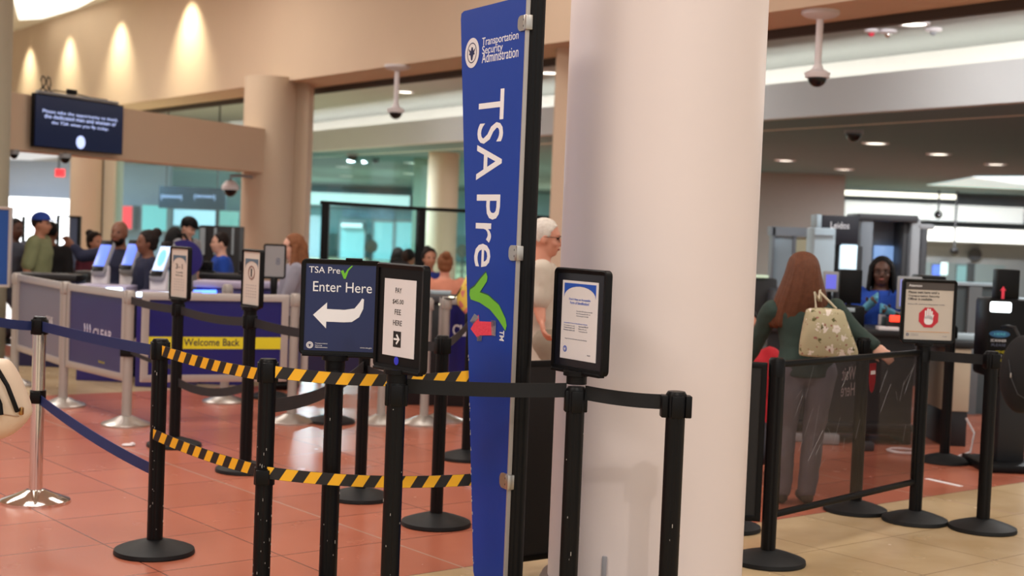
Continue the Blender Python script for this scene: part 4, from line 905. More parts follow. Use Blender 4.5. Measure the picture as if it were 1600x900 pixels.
me = bpy.data.meshes.new('hair'); hb.to_mesh(me); hb.free(); o = fin('hair', me, HAIRR, kw, (0, 0, 0), 0, True, 80)
sb = o.modifiers.new('s', 'SUBSURF'); sb.levels = sb.render_levels = 1
# tote
tp = Q(1297, 520, -.24); kt = thing('tote_bag', 'beige floral tote bag hanging behind the auburn haired woman', 'bag', tp)
def floral():
    m = mat('floral_canvas', (178, 168, 136), .8, bump=.15, bscale=300); nt = m.node_tree; b = nt.nodes['Principled BSDF']; tc = nt.nodes.new('ShaderNodeTexCoord')
    prev = None
    base = (178, 168, 136)
    cur = None
    for sc_, th_, col, off in ((13, .32, (226, 214, 204), 0), (17, .24, (92, 88, 48), 4), (30, .2, (150, 96, 88), 9)):
        mp = nt.nodes.new('ShaderNodeMapping'); mp.inputs['Location'].default_value = (off, off, off); nt.links.new(tc.outputs['Object'], mp.inputs[0])
        v = nt.nodes.new('ShaderNodeTexVoronoi'); v.inputs['Scale'].default_value = sc_; nt.links.new(mp.outputs[0], v.inputs['Vector'])
        n2 = nt.nodes.new('ShaderNodeTexNoise'); n2.inputs['Scale'].default_value = 60; nt.links.new(mp.outputs[0], n2.inputs['Vector'])
        ad = nt.nodes.new('ShaderNodeMath'); ad.operation = 'MULTIPLY_ADD'; nt.links.new(n2.outputs['Fac'], ad.inputs[0]); ad.inputs[1].default_value = .9; nt.links.new(v.outputs['Distance'], ad.inputs[2])
        lt_ = nt.nodes.new('ShaderNodeMath'); lt_.operation = 'LESS_THAN'; nt.links.new(ad.outputs[0], lt_.inputs[0]); lt_.inputs[1].default_value = th_ + .40
        mx = nt.nodes.new('ShaderNodeMix'); mx.data_type = 'RGBA'; nt.links.new(lt_.outputs[0], mx.inputs[0])
        if cur: nt.links.new(cur, mx.inputs[6])
        else: mx.inputs[6].default_value = c(*base)
        mx.inputs[7].default_value = c(*col); cur = mx.outputs[2]
    nt.links.new(cur, b.inputs['Base Color']); return m
FLO = floral(); sc_ = Yw / F
rings = []
for (z_, xl_, xr_, d_) in ((0, -38, 14, .012), (-10, -43, 22, .03), (-30, -46, 32, .05), (-42, -47, 44, .06), (-52, -44, 46, .055)):
    pass
outl = [(-36, 40), (20, 38), (28, 10), (42, -26), (38, -36), (0, -38), (-44, -38), (-46, -20), (-42, 10)]
rings = []
for zz in [38, 30, 20, 8, -4, -16, -26, -34, -38]:
    t = (38 - zz) / 76; xl_ = -38 - 8 * min(1, t * 1.4); xr_ = 18 + 32 * t ** 1.1 if zz > -34 else 44; dd = .02 + .055 * math.sin(math.pi * min(1, .12 + t * .8))
    r_ = []
    for i in range(28):
        a_ = 2 * math.pi * i / 28; x = (xl_ + xr_) / 2 + (xr_ - xl_) / 2 * math.copysign(abs(math.cos(a_)) ** .7, math.cos(a_)); y = dd * math.copysign(abs(math.sin(a_)) ** .8, math.sin(a_)) + .008 * noise.noise(V3((a_ * 2, zz * .1, 0)))
        r_.append(V3((x * sc_ - zz * 0, y, zz * sc_)))
    rings.append(r_)
bag = MB().loft(rings).build('bag_body', FLO, kt, ang=70); sb = bag.modifiers.new('s', 'SUBSURF'); sb.levels = sb.render_levels = 1
shl = Q(1280, 456, -.12) - tp
for dx, dy in ((-.02, -.03), (.02, .03)):
    MB().tube([(-.1 + dx * 3.2 + .07, dy * .8, .14), (-.085 + dx, -.01 + dy * .5, .23), (shl.x + dx * .3 + .0, shl.y - .03, shl.z - .05), (shl.x + .01, shl.y + .03, shl.z + .01), (shl.x + .01, shl.y + .09, shl.z - .03)], .007, 8).build('handle', mat('cream_strap', (206, 196, 172), .7), kt)

# older man
Yo = 8.6; g0 = foot(846, 600, Yo); 
def Qo(px, py, dy=0): return P(px, py, Yo + dy)
J = dict(head=Qo(853, 372), neck=Qo(846, 410), chest=Qo(843, 455), hip=Qo(838, 560), shL=Qo(850, 424, .16), shR=Qo(846, 424, -.16), elL=Qo(858, 478, .2), elR=Qo(842, 478, -.2), wrL=Qo(880, 500, .14), wrR=Qo(846, 500, -.24))
ko, jo, Ho, Ro, so = person('white haired older man in glasses and cream shirt in profile behind the banner pole', g0, 1.68, 90, 'ruddy', cloth('cream_shirt', (206, 196, 182)), cloth('khaki_trousers', (150, 138, 122)), hairm('white_hair', (222, 216, 208)), 'short', 'short', {a: V3(b) for a, b in J.items()}, head_hdg=86, pitch=6, vox=.009, glasses=True, fat=1.08, lips=True)

NV = cloth('navy_jacket', (20, 26, 54)); GRYJ = cloth('grey_sweater', (146, 146, 160)); OLV = cloth('olive_tee', (134, 142, 106)); MAR = cloth('maroon_top', (92, 30, 48)); TSAB = cloth('officer_blue_shirt', (24, 70, 170)); BLKC = cloth('black_cloth', (14, 14, 18)); GRC = cloth('heather_grey_tee', (150, 152, 156)); JNS = cloth('dark_trousers', (34, 36, 46))
BRN = hairm('dark_brown_hair', (30, 21, 18)); BLK = hairm('black_hair', (12, 10, 11)); GING = hairm('ginger_blond_hair', (132, 86, 58))
def cap(k, Hd, R, s, m, brim=1):
    b = MB().ball(Hd(0, -.006, .045), V3((.092, .108, .09)) * s, R, 20)
    for v in b.bm.verts:
        l_ = R.transposed() @ (v.co - Hd(0, 0, 0)) / s
        if l_.z < .045: l_.z = .045; v.co = Hd(*l_)
    q = [Hd(.075 * math.cos(t), .06 + .11 * math.sin(t) ** .8 * brim, .048 - .012 * math.sin(t)) for t in [math.pi * i / 12 for i in range(13)]]
    b.loft([[p + R @ V3((0, 0, .008)) for p in q], q]); b.build('cap', m, k)
def simple(label, px, pyt, Y, hdg, skin, shirt, hair, style='short', **kw):
    t = topz(px, pyt, Y); o = foot(px, pyt + 60, Y); k, j, Hd, R, s = person(label, o, t, hdg, skin, shirt, kw.pop('pants', JNS), hair, style, vox=.019, size=max(t, 1.74), **kw); return k, j, Hd, R, s
k, j, Hd, R, s = simple('man in olive green tee and blue cap facing right at the far left', 61, 331, 15.2, 90, 'tan', OLV, BRN, sleeve='short', fat=1.12, rel=dict(elR=(.25, -.04, 1.12), wrR=(.24, .03, .88)))
cap(k, Hd, R, s, mat('blue_cap', (24, 66, 160), .7))
simple('dark haired person in black standing just right of the man in olive green', 78, 345, 16, 180, 'brown', BLKC, BLK, fat=1.15)
simple('person with dark skin in grey partly hidden behind the blue poster at the far left', 22, 340, 16.2, 60, 'dark', cloth('slate_shirt', (70, 74, 86)), BLK)
simple('woman in maroon top with dark hair tied up left of the kiosks', 146, 361, 16.4, 60, 'tan', MAR, BRN, 'bun', sleeve='long')
Yb = 14.4; ob = foot(186, 440, Yb); sb_ = topz(186, 343, Yb) / 1.75
person('bald bearded man in a navy jacket behind the kiosks pointing to the left', ob, topz(186, 343, Yb), -12, 'brown', NV, JNS, None, vox=.017, beard=BLK, size=1.86, lips=True, rel=dict(elR=(.34, .1, 1.38), wrR=(.42, .12, 1.47), elL=(-.25, .05, 1.14), wrL=(-.05, .24, 1.12)), fat=1.08)
simple('woman in navy jacket with dark hair in a bun at the kiosks, turned left', 231, 358, 13.6, -60, 'brown', NV, BRN, 'bun', fat=1.1, rel=dict(elL=(-.26, .04, 1.13), wrL=(-.12, .26, 1.1), elR=(.26, .04, 1.13), wrR=(.12, .26, 1.1)))
k, j, Hd, R, s = simple('young man in grey tee and black cap with a backpack looking down', 291, 338, 16.4, 70, 'light', GRC, BLK, sleeve='short', pitch=25)
cap(k, Hd, R, s, BLK, .6)
bpk = thing('backpack', 'black backpack worn by the young man in grey', 'bag', P(272, 383, 16.4)); MB().ball((0, 0, 0), (.12, .17, .22)).build('pack', BLKC, bpk)
for dy in (-.1, .1): MB().tube([(.06, dy, .13), (.14, dy, .13), (.2, dy, .04), (.18, dy, -.12)], .018, 6).build('strap', BLKC, bpk)
simple('officer in bright blue shirt with dark hair seated behind the black counter', 345, 362, 16.0, -70, 'light', TSAB, BRN, 'short', fat=1.1)
Yg = 13.0; og_ = foot(459, 440, Yg)
person('woman with long ginger blond hair and glasses in grey sweater facing left', og_, topz(460, 364, Yg), -75, 'light', GRYJ, JNS, GING, 'long', vox=.015, size=1.75, glasses=True, lips=True, rel=dict(elR=(.24, .1, 1.1), wrR=(.16, .34, 1.0), elL=(-.24, .1, 1.1), wrL=(-.14, .34, 1.0)))
simple('seated person in blue with brown hair behind the PAY sign', 669, 386, 16.3, 20, 'tan', cloth('royal_blue_top', (30, 50, 130)), BRN, 'bun')
simple('person with blond bun and peach top seen from behind left of the blue banner', 694, 394, 15.0, 190, 'ruddy', cloth('peach_top', (214, 142, 116)), GING, 'bun')
simple('dark haired person behind the glass above the PAY sign', 636, 388, 18.0, 150, 'tan', cloth('rose_top', (170, 120, 120)), BRN, 'short')
simple('person with dark hair and a lime headband behind the glass above the PAY sign', 620, 386, 18.7, 180, 'tan', cloth('pale_blue_top', (150, 180, 190)), BRN, 'long')
# officer at the desk with locs
Yf = 12.0; of = foot(1374, 500, Yf); t_ = topz(1374, 400, Yf)
kf, jf, Hf, Rf, sf = person('officer with long black locs in blue uniform shirt and blue gloves at the desk', of, t_, -14, 'dark', TSAB, JNS, None, vox=.011, sleeve='short', lips=True, glasses=True, size=1.8, fat=1.15, curl=.9, rel=dict(elR=(.27, .08, 1.14), wrR=(.10, .24, 1.34), elL=(-.30, .05, 1.2), wrL=(-.08, .27, 1.30)))
hl = MB().ball(Hf(0, -.02, .035), V3((.094, .108, .1)) * sf, Rf, 20)
for v in hl.bm.verts:
    l_ = Rf.transposed() @ (v.co - jf['head']) / sf
    if l_.y > .03 + max(0, l_.z) * .3: l_.y = .03 + max(0, l_.z) * .3; v.co = jf['head'] + Rf @ (l_ * sf)
for i in range(22):
    t = math.radians(-25 + 230 * i / 21 + 180); x, y = .09 * math.cos(t), -.01 + .095 * math.sin(t)
    hl.tube([Hf(x * .7, y * .7, .09), Hf(x, y, .04), Hf(x * 1.12, y * 1.1, -.06), Hf(x * 1.2 + random.uniform(-.01, .01), y * 1.05, -.17 - random.uniform(0, .03))], [.016 * sf, .017 * sf, .015 * sf, .009 * sf], 8)
hl.build('hair', BLK, kf, ang=80)
GLV = mat('blue_glove', (96, 176, 208), .5)
for q in 'LR':
    wv, ev = jf['wr' + q], jf['el' + q]; dd = (wv - ev).normalized(); g_ = MB(); g_.cap(wv - dd * .02, wv + dd * .04, .034, .036); g_.ball(wv + dd * .07, .04)
    for i in range(4): g_.cap(wv + dd * .07 + V3((0, 0, .03 - .02 * i)), wv + dd * .125 + V3((0, 0, .03 - .022 * i)) + V3((0, -.015, 0)), .014, .012, 8)
    g_.cap(wv + dd * .05 + V3((0, -.03, 0)), wv + dd * .1 + V3((0, -.05, .01)), .015, .012, 8); remesh(g_, .008, 'glove', GLV, kf, 2)
MB().box(jf['chest'] + V3((-.02, -.16, -.07)), (.06, .008, .09), .003).build('badge_card', WHITE, kf); MB().tube([jf['neck'] + V3((-.05, -.1, 0)), jf['chest'] + V3((-.02, -.165, -.03)), jf['neck'] + V3((.05, -.1, 0))], .004, 6).build('lanyard', NAVY, kf)
# person in red behind the column
kr_, *_r2 = simple('person in red partly hidden behind the big column', 1163, 478, 9.4, 0, 'ruddy', cloth('red_top', (190, 34, 48)), BRN, 'short', lower=True)

# ------------------------------------------------------------------ cream bag at the left edge, carried by a traveller
Yc = 5.4; CRM = mat('cream_leather', (226, 204, 180), .5, bump=.2, bscale=30)
kc_ = thing('shoulder_bag', 'cream leather bag with black strap at the left edge', 'bag', P(-5, 625, Yc)); s_ = Yc / F
rings = []
for zz, ww, dd in ((66, 14, .015), (62, 20, .05), (50, 28, .075), (34, 37, .09), (14, 46, .1), (-6, 54, .105), (-18, 56, .105), (-24, 53, .1), (-40, 42, .09), (-54, 26, .07), (-62, 10, .03)):
    rings.append([V3((ww * s_ * (math.cos(a) + .04 * noise.noise(V3((a * 2, zz * .06, 1)))), dd * math.sin(a) * (1 + .08 * noise.noise(V3((a * 3, zz * .08, 5)))), zz * s_)) for a in [2 * math.pi * i / 36 for i in range(36)]])
o = MB().loft(rings).build('bag_body', CRM, kc_, ang=80); o.modifiers.new('s', 'SUBSURF').render_levels = 1
MB().tube([(-.02, -.05, .17), (.03, -.085, .13), (.075, -.1, .07), (.1, -.09, .0), (.108, -.08, -.03)], .009, 8).build('strap', BLACK, kc_); MB().tube([(-.02, -.1, .1), (.03, -.11, .05), (.055, -.115, .0), (.06, -.115, -.04)], .009, 8).build('strap', BLACK, kc_)
MB().tube([(-.13, -.03, .3), (-.08, -.04, .22), (-.02, -.05, .17)], .009, 8).build('strap', BLACK, kc_); MB().tube([(-.03, -.106, -.02), (.04, -.108, -.035), (.1, -.07, -.05), (.128, -.01, -.055)], .003, 6).build('seam', mat('seam_tan', (180, 150, 126), .6), kc_)
MB().box((.118, -.062, -.03), (.014, .02, .03), .004).build('buckle', mat('brass', (170, 130, 80), .3, 1), kc_)
person('traveller just outside the left edge carrying the cream bag', foot(-150, 700, Yc + .25), 1.7, 120, 'tan', BLKC, JNS, BRN, 'long', vox=.02)

# ------------------------------------------------------------------ kiosks, counters, screens
def org(px, py, Y): return P(px, py, Y)
def counter(x0, y0, x1, Y, lb, led=None, top=LAV, body=None, dep=.35):
    k = thing('service_counter', lb, 'counter', foot((x0 + x1) / 2, y0, Y)); X0, X1, _, Zt = rect(x0, y0, x1, y0 + 10, Y); o = k.location
    MB().box(((X0 + X1) / 2 - o.x, dep / 2, (Zt - .06) / 2), (X1 - X0, dep, Zt - .06), .01).build('body', body or DARK, k); MB().box(((X0 + X1) / 2 - o.x, dep / 2 - .02, Zt - .03), (X1 - X0 + .04, dep + .04, .06), .01).build('top', top, k)
    if led: 
        a, b, yy, m = led; e0, e1 = P(a, yy, Y - .06), P(b, yy, Y - .06); MB().cone(e0 - o, e1 - o, .018).build('light_tube', m, k)
    return k
PURB = mat('counter_purple', (46, 38, 120), .4)
counter(122, 446, 196, 13.0, 'low purple counter with a lit tube beneath the bald man', (166, 190, 453, LED), body=PURB)
counter(214, 457, 300, 12.7, 'purple counter with a bright lit tube under the woman in navy', (214, 266, 460, LED), body=PURB); counter(306, 440, 392, 13.1, 'purple counter with a blue lit tube right of the cream notice', (303, 338, 456, LEDB), body=PURB)
counter(120, 425, 200, 15.4, 'dark grey counter behind the leftmost kiosk', body=DGREY, top=DGREY); counter(314, 428, 396, 15.0, 'black counter in front of the seated officer', body=DARK, top=DARK); counter(397, 442, 470, 13.7, 'dark counter in front of the blond woman', body=PURB, top=LAV)
counter(24, 428, 118, 14.0, 'dark counter with purple front at the far left', body=mat('navy_counter', (28, 26, 74), .5), top=DARK)
def kiosk(px, py0, px1, py1, Y, lb, oval=False):
    k = thing('clear_kiosk', lb, 'kiosk', foot((px + px1) / 2, py1, Y)); k.name = 'check_in_kiosk'; o = k.location
    a = P(px, py0, Y + .05) - o; b = P(px1, py1, Y - .25) - o; d = (b - a); L = d.length; rxx = V3((1, 0, 0)); 
    up_ = -d.normalized(); nrm = up_.cross(rxx).normalized(); R_ = Matrix((rxx, nrm, up_)).transposed().to_4x4(); 
    if nrm.y < 0: pass
    Mx = Matrix.Translation((a + b) / 2) @ R_
    wd = .14; 
    MB().box((0, .04, 0), (wd, .08, L * 1.12), .03, mtx=Mx).build('head', mat('kiosk_grey', (158, 158, 162), .4), k)
    MB().box((0, -.006, -.0), (wd * .72, .012, L * .74), .004, mtx=Mx).build('screen', SCRB if not oval else mat('screen_white', (200, 220, 255), emit=(170, 200, 250), estr=1.3), k)
    MB().box((0, -.006, L * .45), (wd * .8, .014, L * .16), .01, mtx=Mx).build('camera_window', BLACK, k); MB().box((0, -.006, -L * .46), (wd * .8, .014, L * .14), .01, mtx=Mx).build('reader', BLACK, k)
    if oval: MB().ball((0, -.014, 0), (.035, .004, .11), seg=20).build('oval_symbol', LEDB, k).matrix_local = Mx
    MB().box((b.x, b.y + .12, (b.z + .05) / 2), (.16, .12, b.z + .05), .03).build('pedestal', WHITE, k); return k
kiosk(168, 378, 152, 422, 13.55, 'leftmost slanted grey kiosk with a lit blue screen'); kiosk(211, 377, 196, 420, 14.05, 'middle slanted kiosk with lit screen between the two in navy'); kiosk(262, 380, 244, 430, 13.25, 'slanted kiosk with an oval symbol on its white lit screen', True)
k = clockdisc(288, 404, 14.6, .195, mat('indigo_disc', (38, 26, 112), .4), 'big round indigo disc behind the cream notice', 'round_sign'); MB().cone((0, .02, -.1), (0, .02, -k.location.z), .03).build('pole', WHITE, k)
# framed black glass screen
k = thing('framed_glass_screen', 'tall black framed glass screen left of the blue banner', 'screen', foot(620, 440, 17)); o = k.location
pbox('post', 500, 315, 512, 470, 17, BLACK, .1, k, ground=True); pbox('post', 648, 325, 663, 470, 17.2, BLACK, .1, k, ground=True)
a_, b_, c_, d_ = P(500, 316, 17), P(655, 326, 17.2), P(735, 330, 17.4), P(866, 341, 18)
for p, q in ((a_, b_), (b_, c_), (c_, d_)): MB().cone(p - o, q - o, .022, seg=8).build('top_rail', BLACK, k)
for p, q in ((a_, b_), (b_, c_)):
    m_ = (p + q) / 2; MB().loft([[V3((p.x, p.y, .1)) - o, V3((q.x, q.y, .1)) - o, V3((q.x, q.y, q.z)) - o, V3((p.x, p.y, p.z)) - o], [V3((p.x, p.y + .01, .1)) - o, V3((q.x, q.y + .01, .1)) - o, V3((q.x, q.y + .01, q.z)) - o, V3((p.x, p.y + .01, p.z)) - o]]).build('glass_pane', GLASSP, k, smooth=False)
# dark framed glass near the green tee
k = thing('framed_glass_screen', 'smaller black framed glass screen at the far left', 'screen', foot(100, 420, 17.6)); pbox('post', 33, 338, 36, 440, 17.6, BLACK, .06, k, ground=True); pbox('post', 87, 338, 90, 440, 17.6, BLACK, .06, k, ground=True); pbox('post', 120, 338, 124, 440, 17.6, BLACK, .06, k, ground=True)
pbox('glass_pane', 108, 339, 122, 440, 17.62, mat('slate_glass', (70, 84, 110), .3), .03, k, ground=True); pbox('top_rail', 88, 337, 124, 339.5, 17.6, BLACK, .05, k)
# blue framed poster at the left edge
k = thing('framed_poster', 'silver framed blue poster cut by the left edge', 'poster', foot(-22, 500, 12.6)); o = k.location
X0, X1, Z0, Z1 = rect(-60, 322, 18, 448, 12.6); fr = ringframe(MB(), X1 - X0, Z1 - Z0, .025, .01, -.02, .02).build('poster_frame', ALU, k, ((X0 + X1) / 2 - o.x, 0, (Z0 + Z1) / 2)); MB().box((0, .002, 0), (X1 - X0 - .03, .01, Z1 - Z0 - .03)).build('poster', mat('poster_blue', (20, 76, 156), .4), fr)
MB().cone((0, .03, 0), (0, .03, Z0 + .1), .03).build('pole', SILVER, k); MB().lathe([(0, 0), (.2, 0), (.2, .02), (0, .04)], 24).build('base', SILVER, k)
k = thing('equipment_booth', 'black equipment booth with pale slits behind the officer in bright blue', 'booth', foot(342, 420, 17.8)); pbox('booth_body', 310, 353, 374, 440, 17.8, DARK, .3, k, .01, ground=True)
for a, b in ((312, 320), (334, 338), (362, 365)): pbox('pale_slit', a, 356, b, 398, 17.78, PALEB, .04, k)
for px_, lb in ((322, 'left'), (384, 'right')):
    k = thing('monitor', 'black monitor seen from behind on the black counter, %s of the officer in blue' % lb, 'monitor', P(px_, 430, 15.1)); k.location.z = rect(314, 428, 396, 438, 15.0)[3] - .0; pbox('casing', px_ - 10, 408, px_ + 10, 424, 15.15, BLACK, .05, k, .01); MB().cone((0, .06, 0), (0, .06, .1), .02).build('stem', BLACK, k); MB().box((0, .06, .01), (.16, .12, .02), .005).build('foot', BLACK, k)
# queue furniture behind the PAY sign
counter(640, 462, 735, 12.2, 'dark counter with pale edge strips behind the PAY sign', body=DARK, top=DGREY)
for i, (x0, y0, x1, y1) in enumerate(((668, 456, 704, 460), (668, 463, 686, 466))): tag(pbox('tray', x0, y0 - 1, x1, y1, 12.5, PALEB, .2, bev=.004), 'pale plastic tray on the dark counter, %s' % ('upper' if i == 0 else 'lower'), 'tray', 'trays on the dark counter')
k = thing('curved_lamp', 'bright curved lamp left of the blue banner', 'lamp', org(700, 470, 11.6)); o = k.location
MB().tube([P(688, 477, 11.6) - o, P(691, 471, 11.6) - o, P(697, 467, 11.6) - o, P(704, 466, 11.6) - o, P(713, 467, 11.6) - o], .014).build('light_tube', mat('warm_led', (255, 255, 240), emit=(255, 250, 215), estr=5), k); MB().cone(P(690, 476, 11.65) - o, V3((P(690, 476, 11.65) - o).x * V3((1, 0, 0)) + V3((0, .05, -o.z))), .012).build('stem', DARK, k)
def patch(name, cols, scale):
    m = mat(name, cols[0], .6); nt = m.node_tree; b = nt.nodes['Principled BSDF']; v = nt.nodes.new('ShaderNodeTexVoronoi'); v.inputs['Scale'].default_value = scale; tc = nt.nodes.new('ShaderNodeTexCoord'); nt.links.new(tc.outputs['Object'], v.inputs['Vector'])
    r = nt.nodes.new('ShaderNodeValToRGB'); r.color_ramp.interpolation = 'CONSTANT'; nt.links.new(v.outputs['Color'], r.inputs[0])
    for i, q in enumerate(cols):
        e = r.color_ramp.elements[i] if i < 2 else r.color_ramp.elements.new(.5); e.position = i / len(cols) + .1 * (i > 0); e.color = c(*q)
    nt.links.new(r.outputs[0], b.inputs['Base Color']); return m
k = thing('cloth_bag', 'bright flowered cloth bag peeking out left of the blue banner', 'bag', V3((P(732, 466, 10.9).x, SP['e'].y, P(732, 466, 10.9).z)))
rings = [[V3((w_ * math.cos(a), .06 * math.sin(a), z_)) for a in [2 * math.pi * i / 20 for i in range(20)]] for z_, w_ in ((.17, .03), (.08, .07), (0, .11), (-.07, .1), (-.14, .04), (-.17, .01))]
MB().loft(rings).build('bag_body', patch('flowered_cloth', [(206, 120, 110), (226, 196, 80), (214, 180, 176), (190, 84, 90)], 22), k, ang=80); o = k.location; q = V3((SP['e'].x + .06, SP['e'].y, .985)) - o; MB().tube([(-.02, 0, .14), q + V3((0, -.045, .0)), q + V3((-.06, -.045, .005)), q + V3((-.1, 0, .01)), q + V3((-.06, .045, .005)), q + V3((0, .045, 0)), (-.02, 0, .14)], .006).build('handle', BLACK, k)
for x0, x1, lb in ((505, 540, 'left'), (562, 596, 'middle'), (608, 640, 'right')):
    k = thing('office_chair', 'dark office chair back behind the framed screen, %s' % lb, 'chair', foot((x0 + x1) / 2, 430, 15.2)); o = k.location; X0, X1, Z0, Z1 = rect(x0, 408, x1, 450, 15.2)
    MB().box((0, 0, (Z0 + Z1) / 2), (X1 - X0, .07, Z1 - Z0), .05).build('backrest', DARK, k); MB().box((0, -.24, .46), (.46, .44, .08), .03).build('seat', DARK, k); MB().cone((0, -.22, .42), (0, -.22, .06), .025).build('gas_column', DGREY, k)
    for a in range(5): MB().cone((0, -.22, .08), (.26 * math.cos(a * 1.257), -.22 + .26 * math.sin(a * 1.257), .04), .018).build('leg', DGREY, k)
# litter on the floor
p = G(199, 697); o = MB().ball((0, 0, .008), (.04, .03, .01)).ball((.03, .01, .012), (.02, .02, .014)).build('crumpled_tissue', WHITE, None, (p.x, p.y, 0)); tag(o, 'small crumpled white tissue lying on the red floor', 'tissue')

# ------------------------------------------------------------------ right side: document check desk, machines
# desk
k = thing('document_check_desk', 'black podium desk in front of the officer with locs', 'desk', foot(1320, 620, 10.9)); X0, X1, _, Zt = rect(1196, 512, 1440, 530, 10.9); o = k.location
Zt = P(1380, 517, 10.9).z
MB().box(((X0 + X1) / 2 - o.x, .35, Zt - .02), (X1 - X0, .7, .05), .008).build('worktop', DARK, k); MB().box(((X0 + X1) / 2 - o.x, .33, (Zt + .05) / 2), (X1 - X0 - .06, .55, Zt - .1)).build('front_panel', mat('desk_front', (20, 22, 28), .5), k, smooth=False)
MB().box(((X0 + X1) / 2 - o.x, .3, .14), (X1 - X0 - .02, .62, .05), .01).build('foot_rail', DARK, k)
for sx in (-1, 1): MB().box(((X0 + X1) / 2 - o.x + sx * (X1 - X0) / 2 * .93, .33, .07), (.06, .5, .14), .01).build('leg', DARK, k)
k = thing('desk_cabinet', 'cream sided cabinet with black base behind the farthest right stanchions', 'cabinet', foot(1500, 700, 11.0)); X0, X1, Z0, Z1 = rect(1478, 545, 1516, 643, 11.0); o = k.location
MB().box(((X0 + X1) / 2 - o.x, .3, (Z0 + Z1) / 2), (X1 - X0, .6, Z1 - Z0), .006).build('cabinet_body', mat('cream_laminate', (184, 172, 152), .6), k); MB().box(((X0 + X1) / 2 - o.x, .3, Z0 / 2), (X1 - X0 - .01, .58, Z0), .006).build('plinth', DARK, k)
MB().box(((X0 + X1) / 2 - o.x + .05, -.004, Z1 - .06), (.06, .012, .02), .004).build('handle', DGREY, k); X2 = rect(1442, 520, 1600, 545, 11)
MB().box(((X2[0] + X2[1]) / 2 - o.x, .3, Z1 + .03), (X2[1] - X2[0], .64, .05), .01).build('worktop', DARK, k)
def monitor(px0, py0, px1, py1, Y, lb, scr=None, fm=LGREY, zdesk=None):
    k = thing('monitor', lb, 'monitor', P((px0 + px1) / 2, py1, Y)); k.location.z = zdesk if zdesk is not None else Zt + .005; o = k.location; X0, X1, Z0, Z1 = rect(px0, py0, px1, py1, Y)
    MB().box((0, 0, (Z0 + Z1) / 2 - o.z), (X1 - X0, .03, Z1 - Z0), .008).build('casing', fm, k)
    if scr: MB().box((0, -.017, (Z0 + Z1) / 2 - o.z), (X1 - X0 - .04, .004, Z1 - Z0 - .05)).build('screen', scr, k)
    MB().cone((0, .03, 0.01), (0, .03, (Z0 + Z1) / 2 - o.z), .02).build('stem', BLACK, k); MB().box((0, .03, .008), (.18, .14, .014), .005).build('foot', BLACK, k); return k
monitor(1285, 424, 1309, 456, 11.25, 'small monitor with violet screen right of the auburn haired woman', mat('violet_screen', (80, 80, 200), .3, emit=(96, 100, 190), estr=1)); monitor(1310, 421, 1345, 474, 11.4, 'tall black monitor seen from behind left of the officer', None, BLACK); 
monitor(1400, 432, 1438, 484, 11.3, 'silver framed monitor with pale violet screen behind the Attention sign', mat('pale_violet_screen', (120, 124, 190), .3, emit=(112, 118, 176), estr=.9))
k = thing('document_printer', 'black document machine behind the Attention sign', 'machine', P(1458, 470, 11.5)); k.location.z = Zt; pbox('body', 1438, 431, 1478, 500, 11.5, BLACK, .3, k, .02); MB().box((0, .15, .13), (.16, .24, .26), .02).build('stand', BLACK, k)
k = thing('scanner', 'red lit passport scanner on the desk before the officer', 'scanner', P(1398, 504, 10.95)); k.location.z = Zt + .005; pbox('body', 1384, 496, 1408, 516, 10.96, DARK, .14, k, .008); pbox('red_window', 1391, 493, 1407, 503, 10.94, mat('scanner_red', (255, 60, 40), emit=(255, 60, 40), estr=2), .02, k, .003)
o = pbox('document_pad', 1374, 511, 1405, 518, 10.92, WHITE, .12, bev=.004); tag(o, 'white pad lying on the desk before the officer', 'pad')
o = pbox('keyboard', 1318, 483, 1338, 490, 11.3, WHITE, .14, bev=.004); o.location.z -= 0; tag(o, 'pale lit document reader on the desk left of the officer', 'reader')
k = thing('reader_block', 'black reader box with pale buttons on the desk left of the officer', 'reader', P(1330, 510, 11.0)); k.location.z = Zt + .005; pbox('body', 1312, 478, 1352, 515, 11.05, BLACK, .25, k, .02); pbox('button_plate', 1316, 481, 1336, 487, 11.03, PALEB, .02, k, .003)
# floor clutter under the desk
for i, (px, py, r_, m, lb) in enumerate(((1252, 690, .05, LGREY, 'grey plug box on the floor under the desk, left'), (1295, 694, .06, LGREY, 'grey adapter on the floor under the desk, middle'), (1352, 704, .05, DGREY, 'dark adapter on the floor under the desk, right'))):
    p = G(px, py); o = MB().box((0, 0, r_ * .7), (r_ * 2.4, r_ * 1.6, r_ * 1.4), .015).build('power_adapter', m, None, (p.x, p.y, 0)); tag(o, lb, 'adapter')
p = G(1410, 708); k = MB().tube([(.12 * math.cos(t) * (1 - t * .02), .12 * math.sin(t), .012 + .006 * t / 6) for t in [i * .45 for i in range(30)]], .007, 6).build('coiled_cable', WHITE, None, (p.x, p.y, 0)); tag(k, 'white cable coiled on the floor beside the desk', 'cable')
p = G(1506, 716); k = MB().tube([(0, 0, .3), (.05, -.05, .2), (.02, -.08, .06), (-.08, -.08, .02), (-.15, .0, .02)], .008, 6).build('hanging_cable', WHITE, None, (p.x, p.y, 0)); tag(k, 'white cable dropping to the floor before the cream cabinet', 'cable')
# white floor mark
p0, p1 = G(1448, 748), G(1502, 760); d = (p1 - p0).normalized(); n_2 = V3((-d.y, d.x, 0)) * .02
o = MB().slab([p0 - n_2, p1 - n_2, p1 + n_2, p0 + n_2], 0.0, .002).build('floor_tape', WLET, smooth=False); tag(o, 'short white tape line on the red floor by the right stanchions', 'tape')
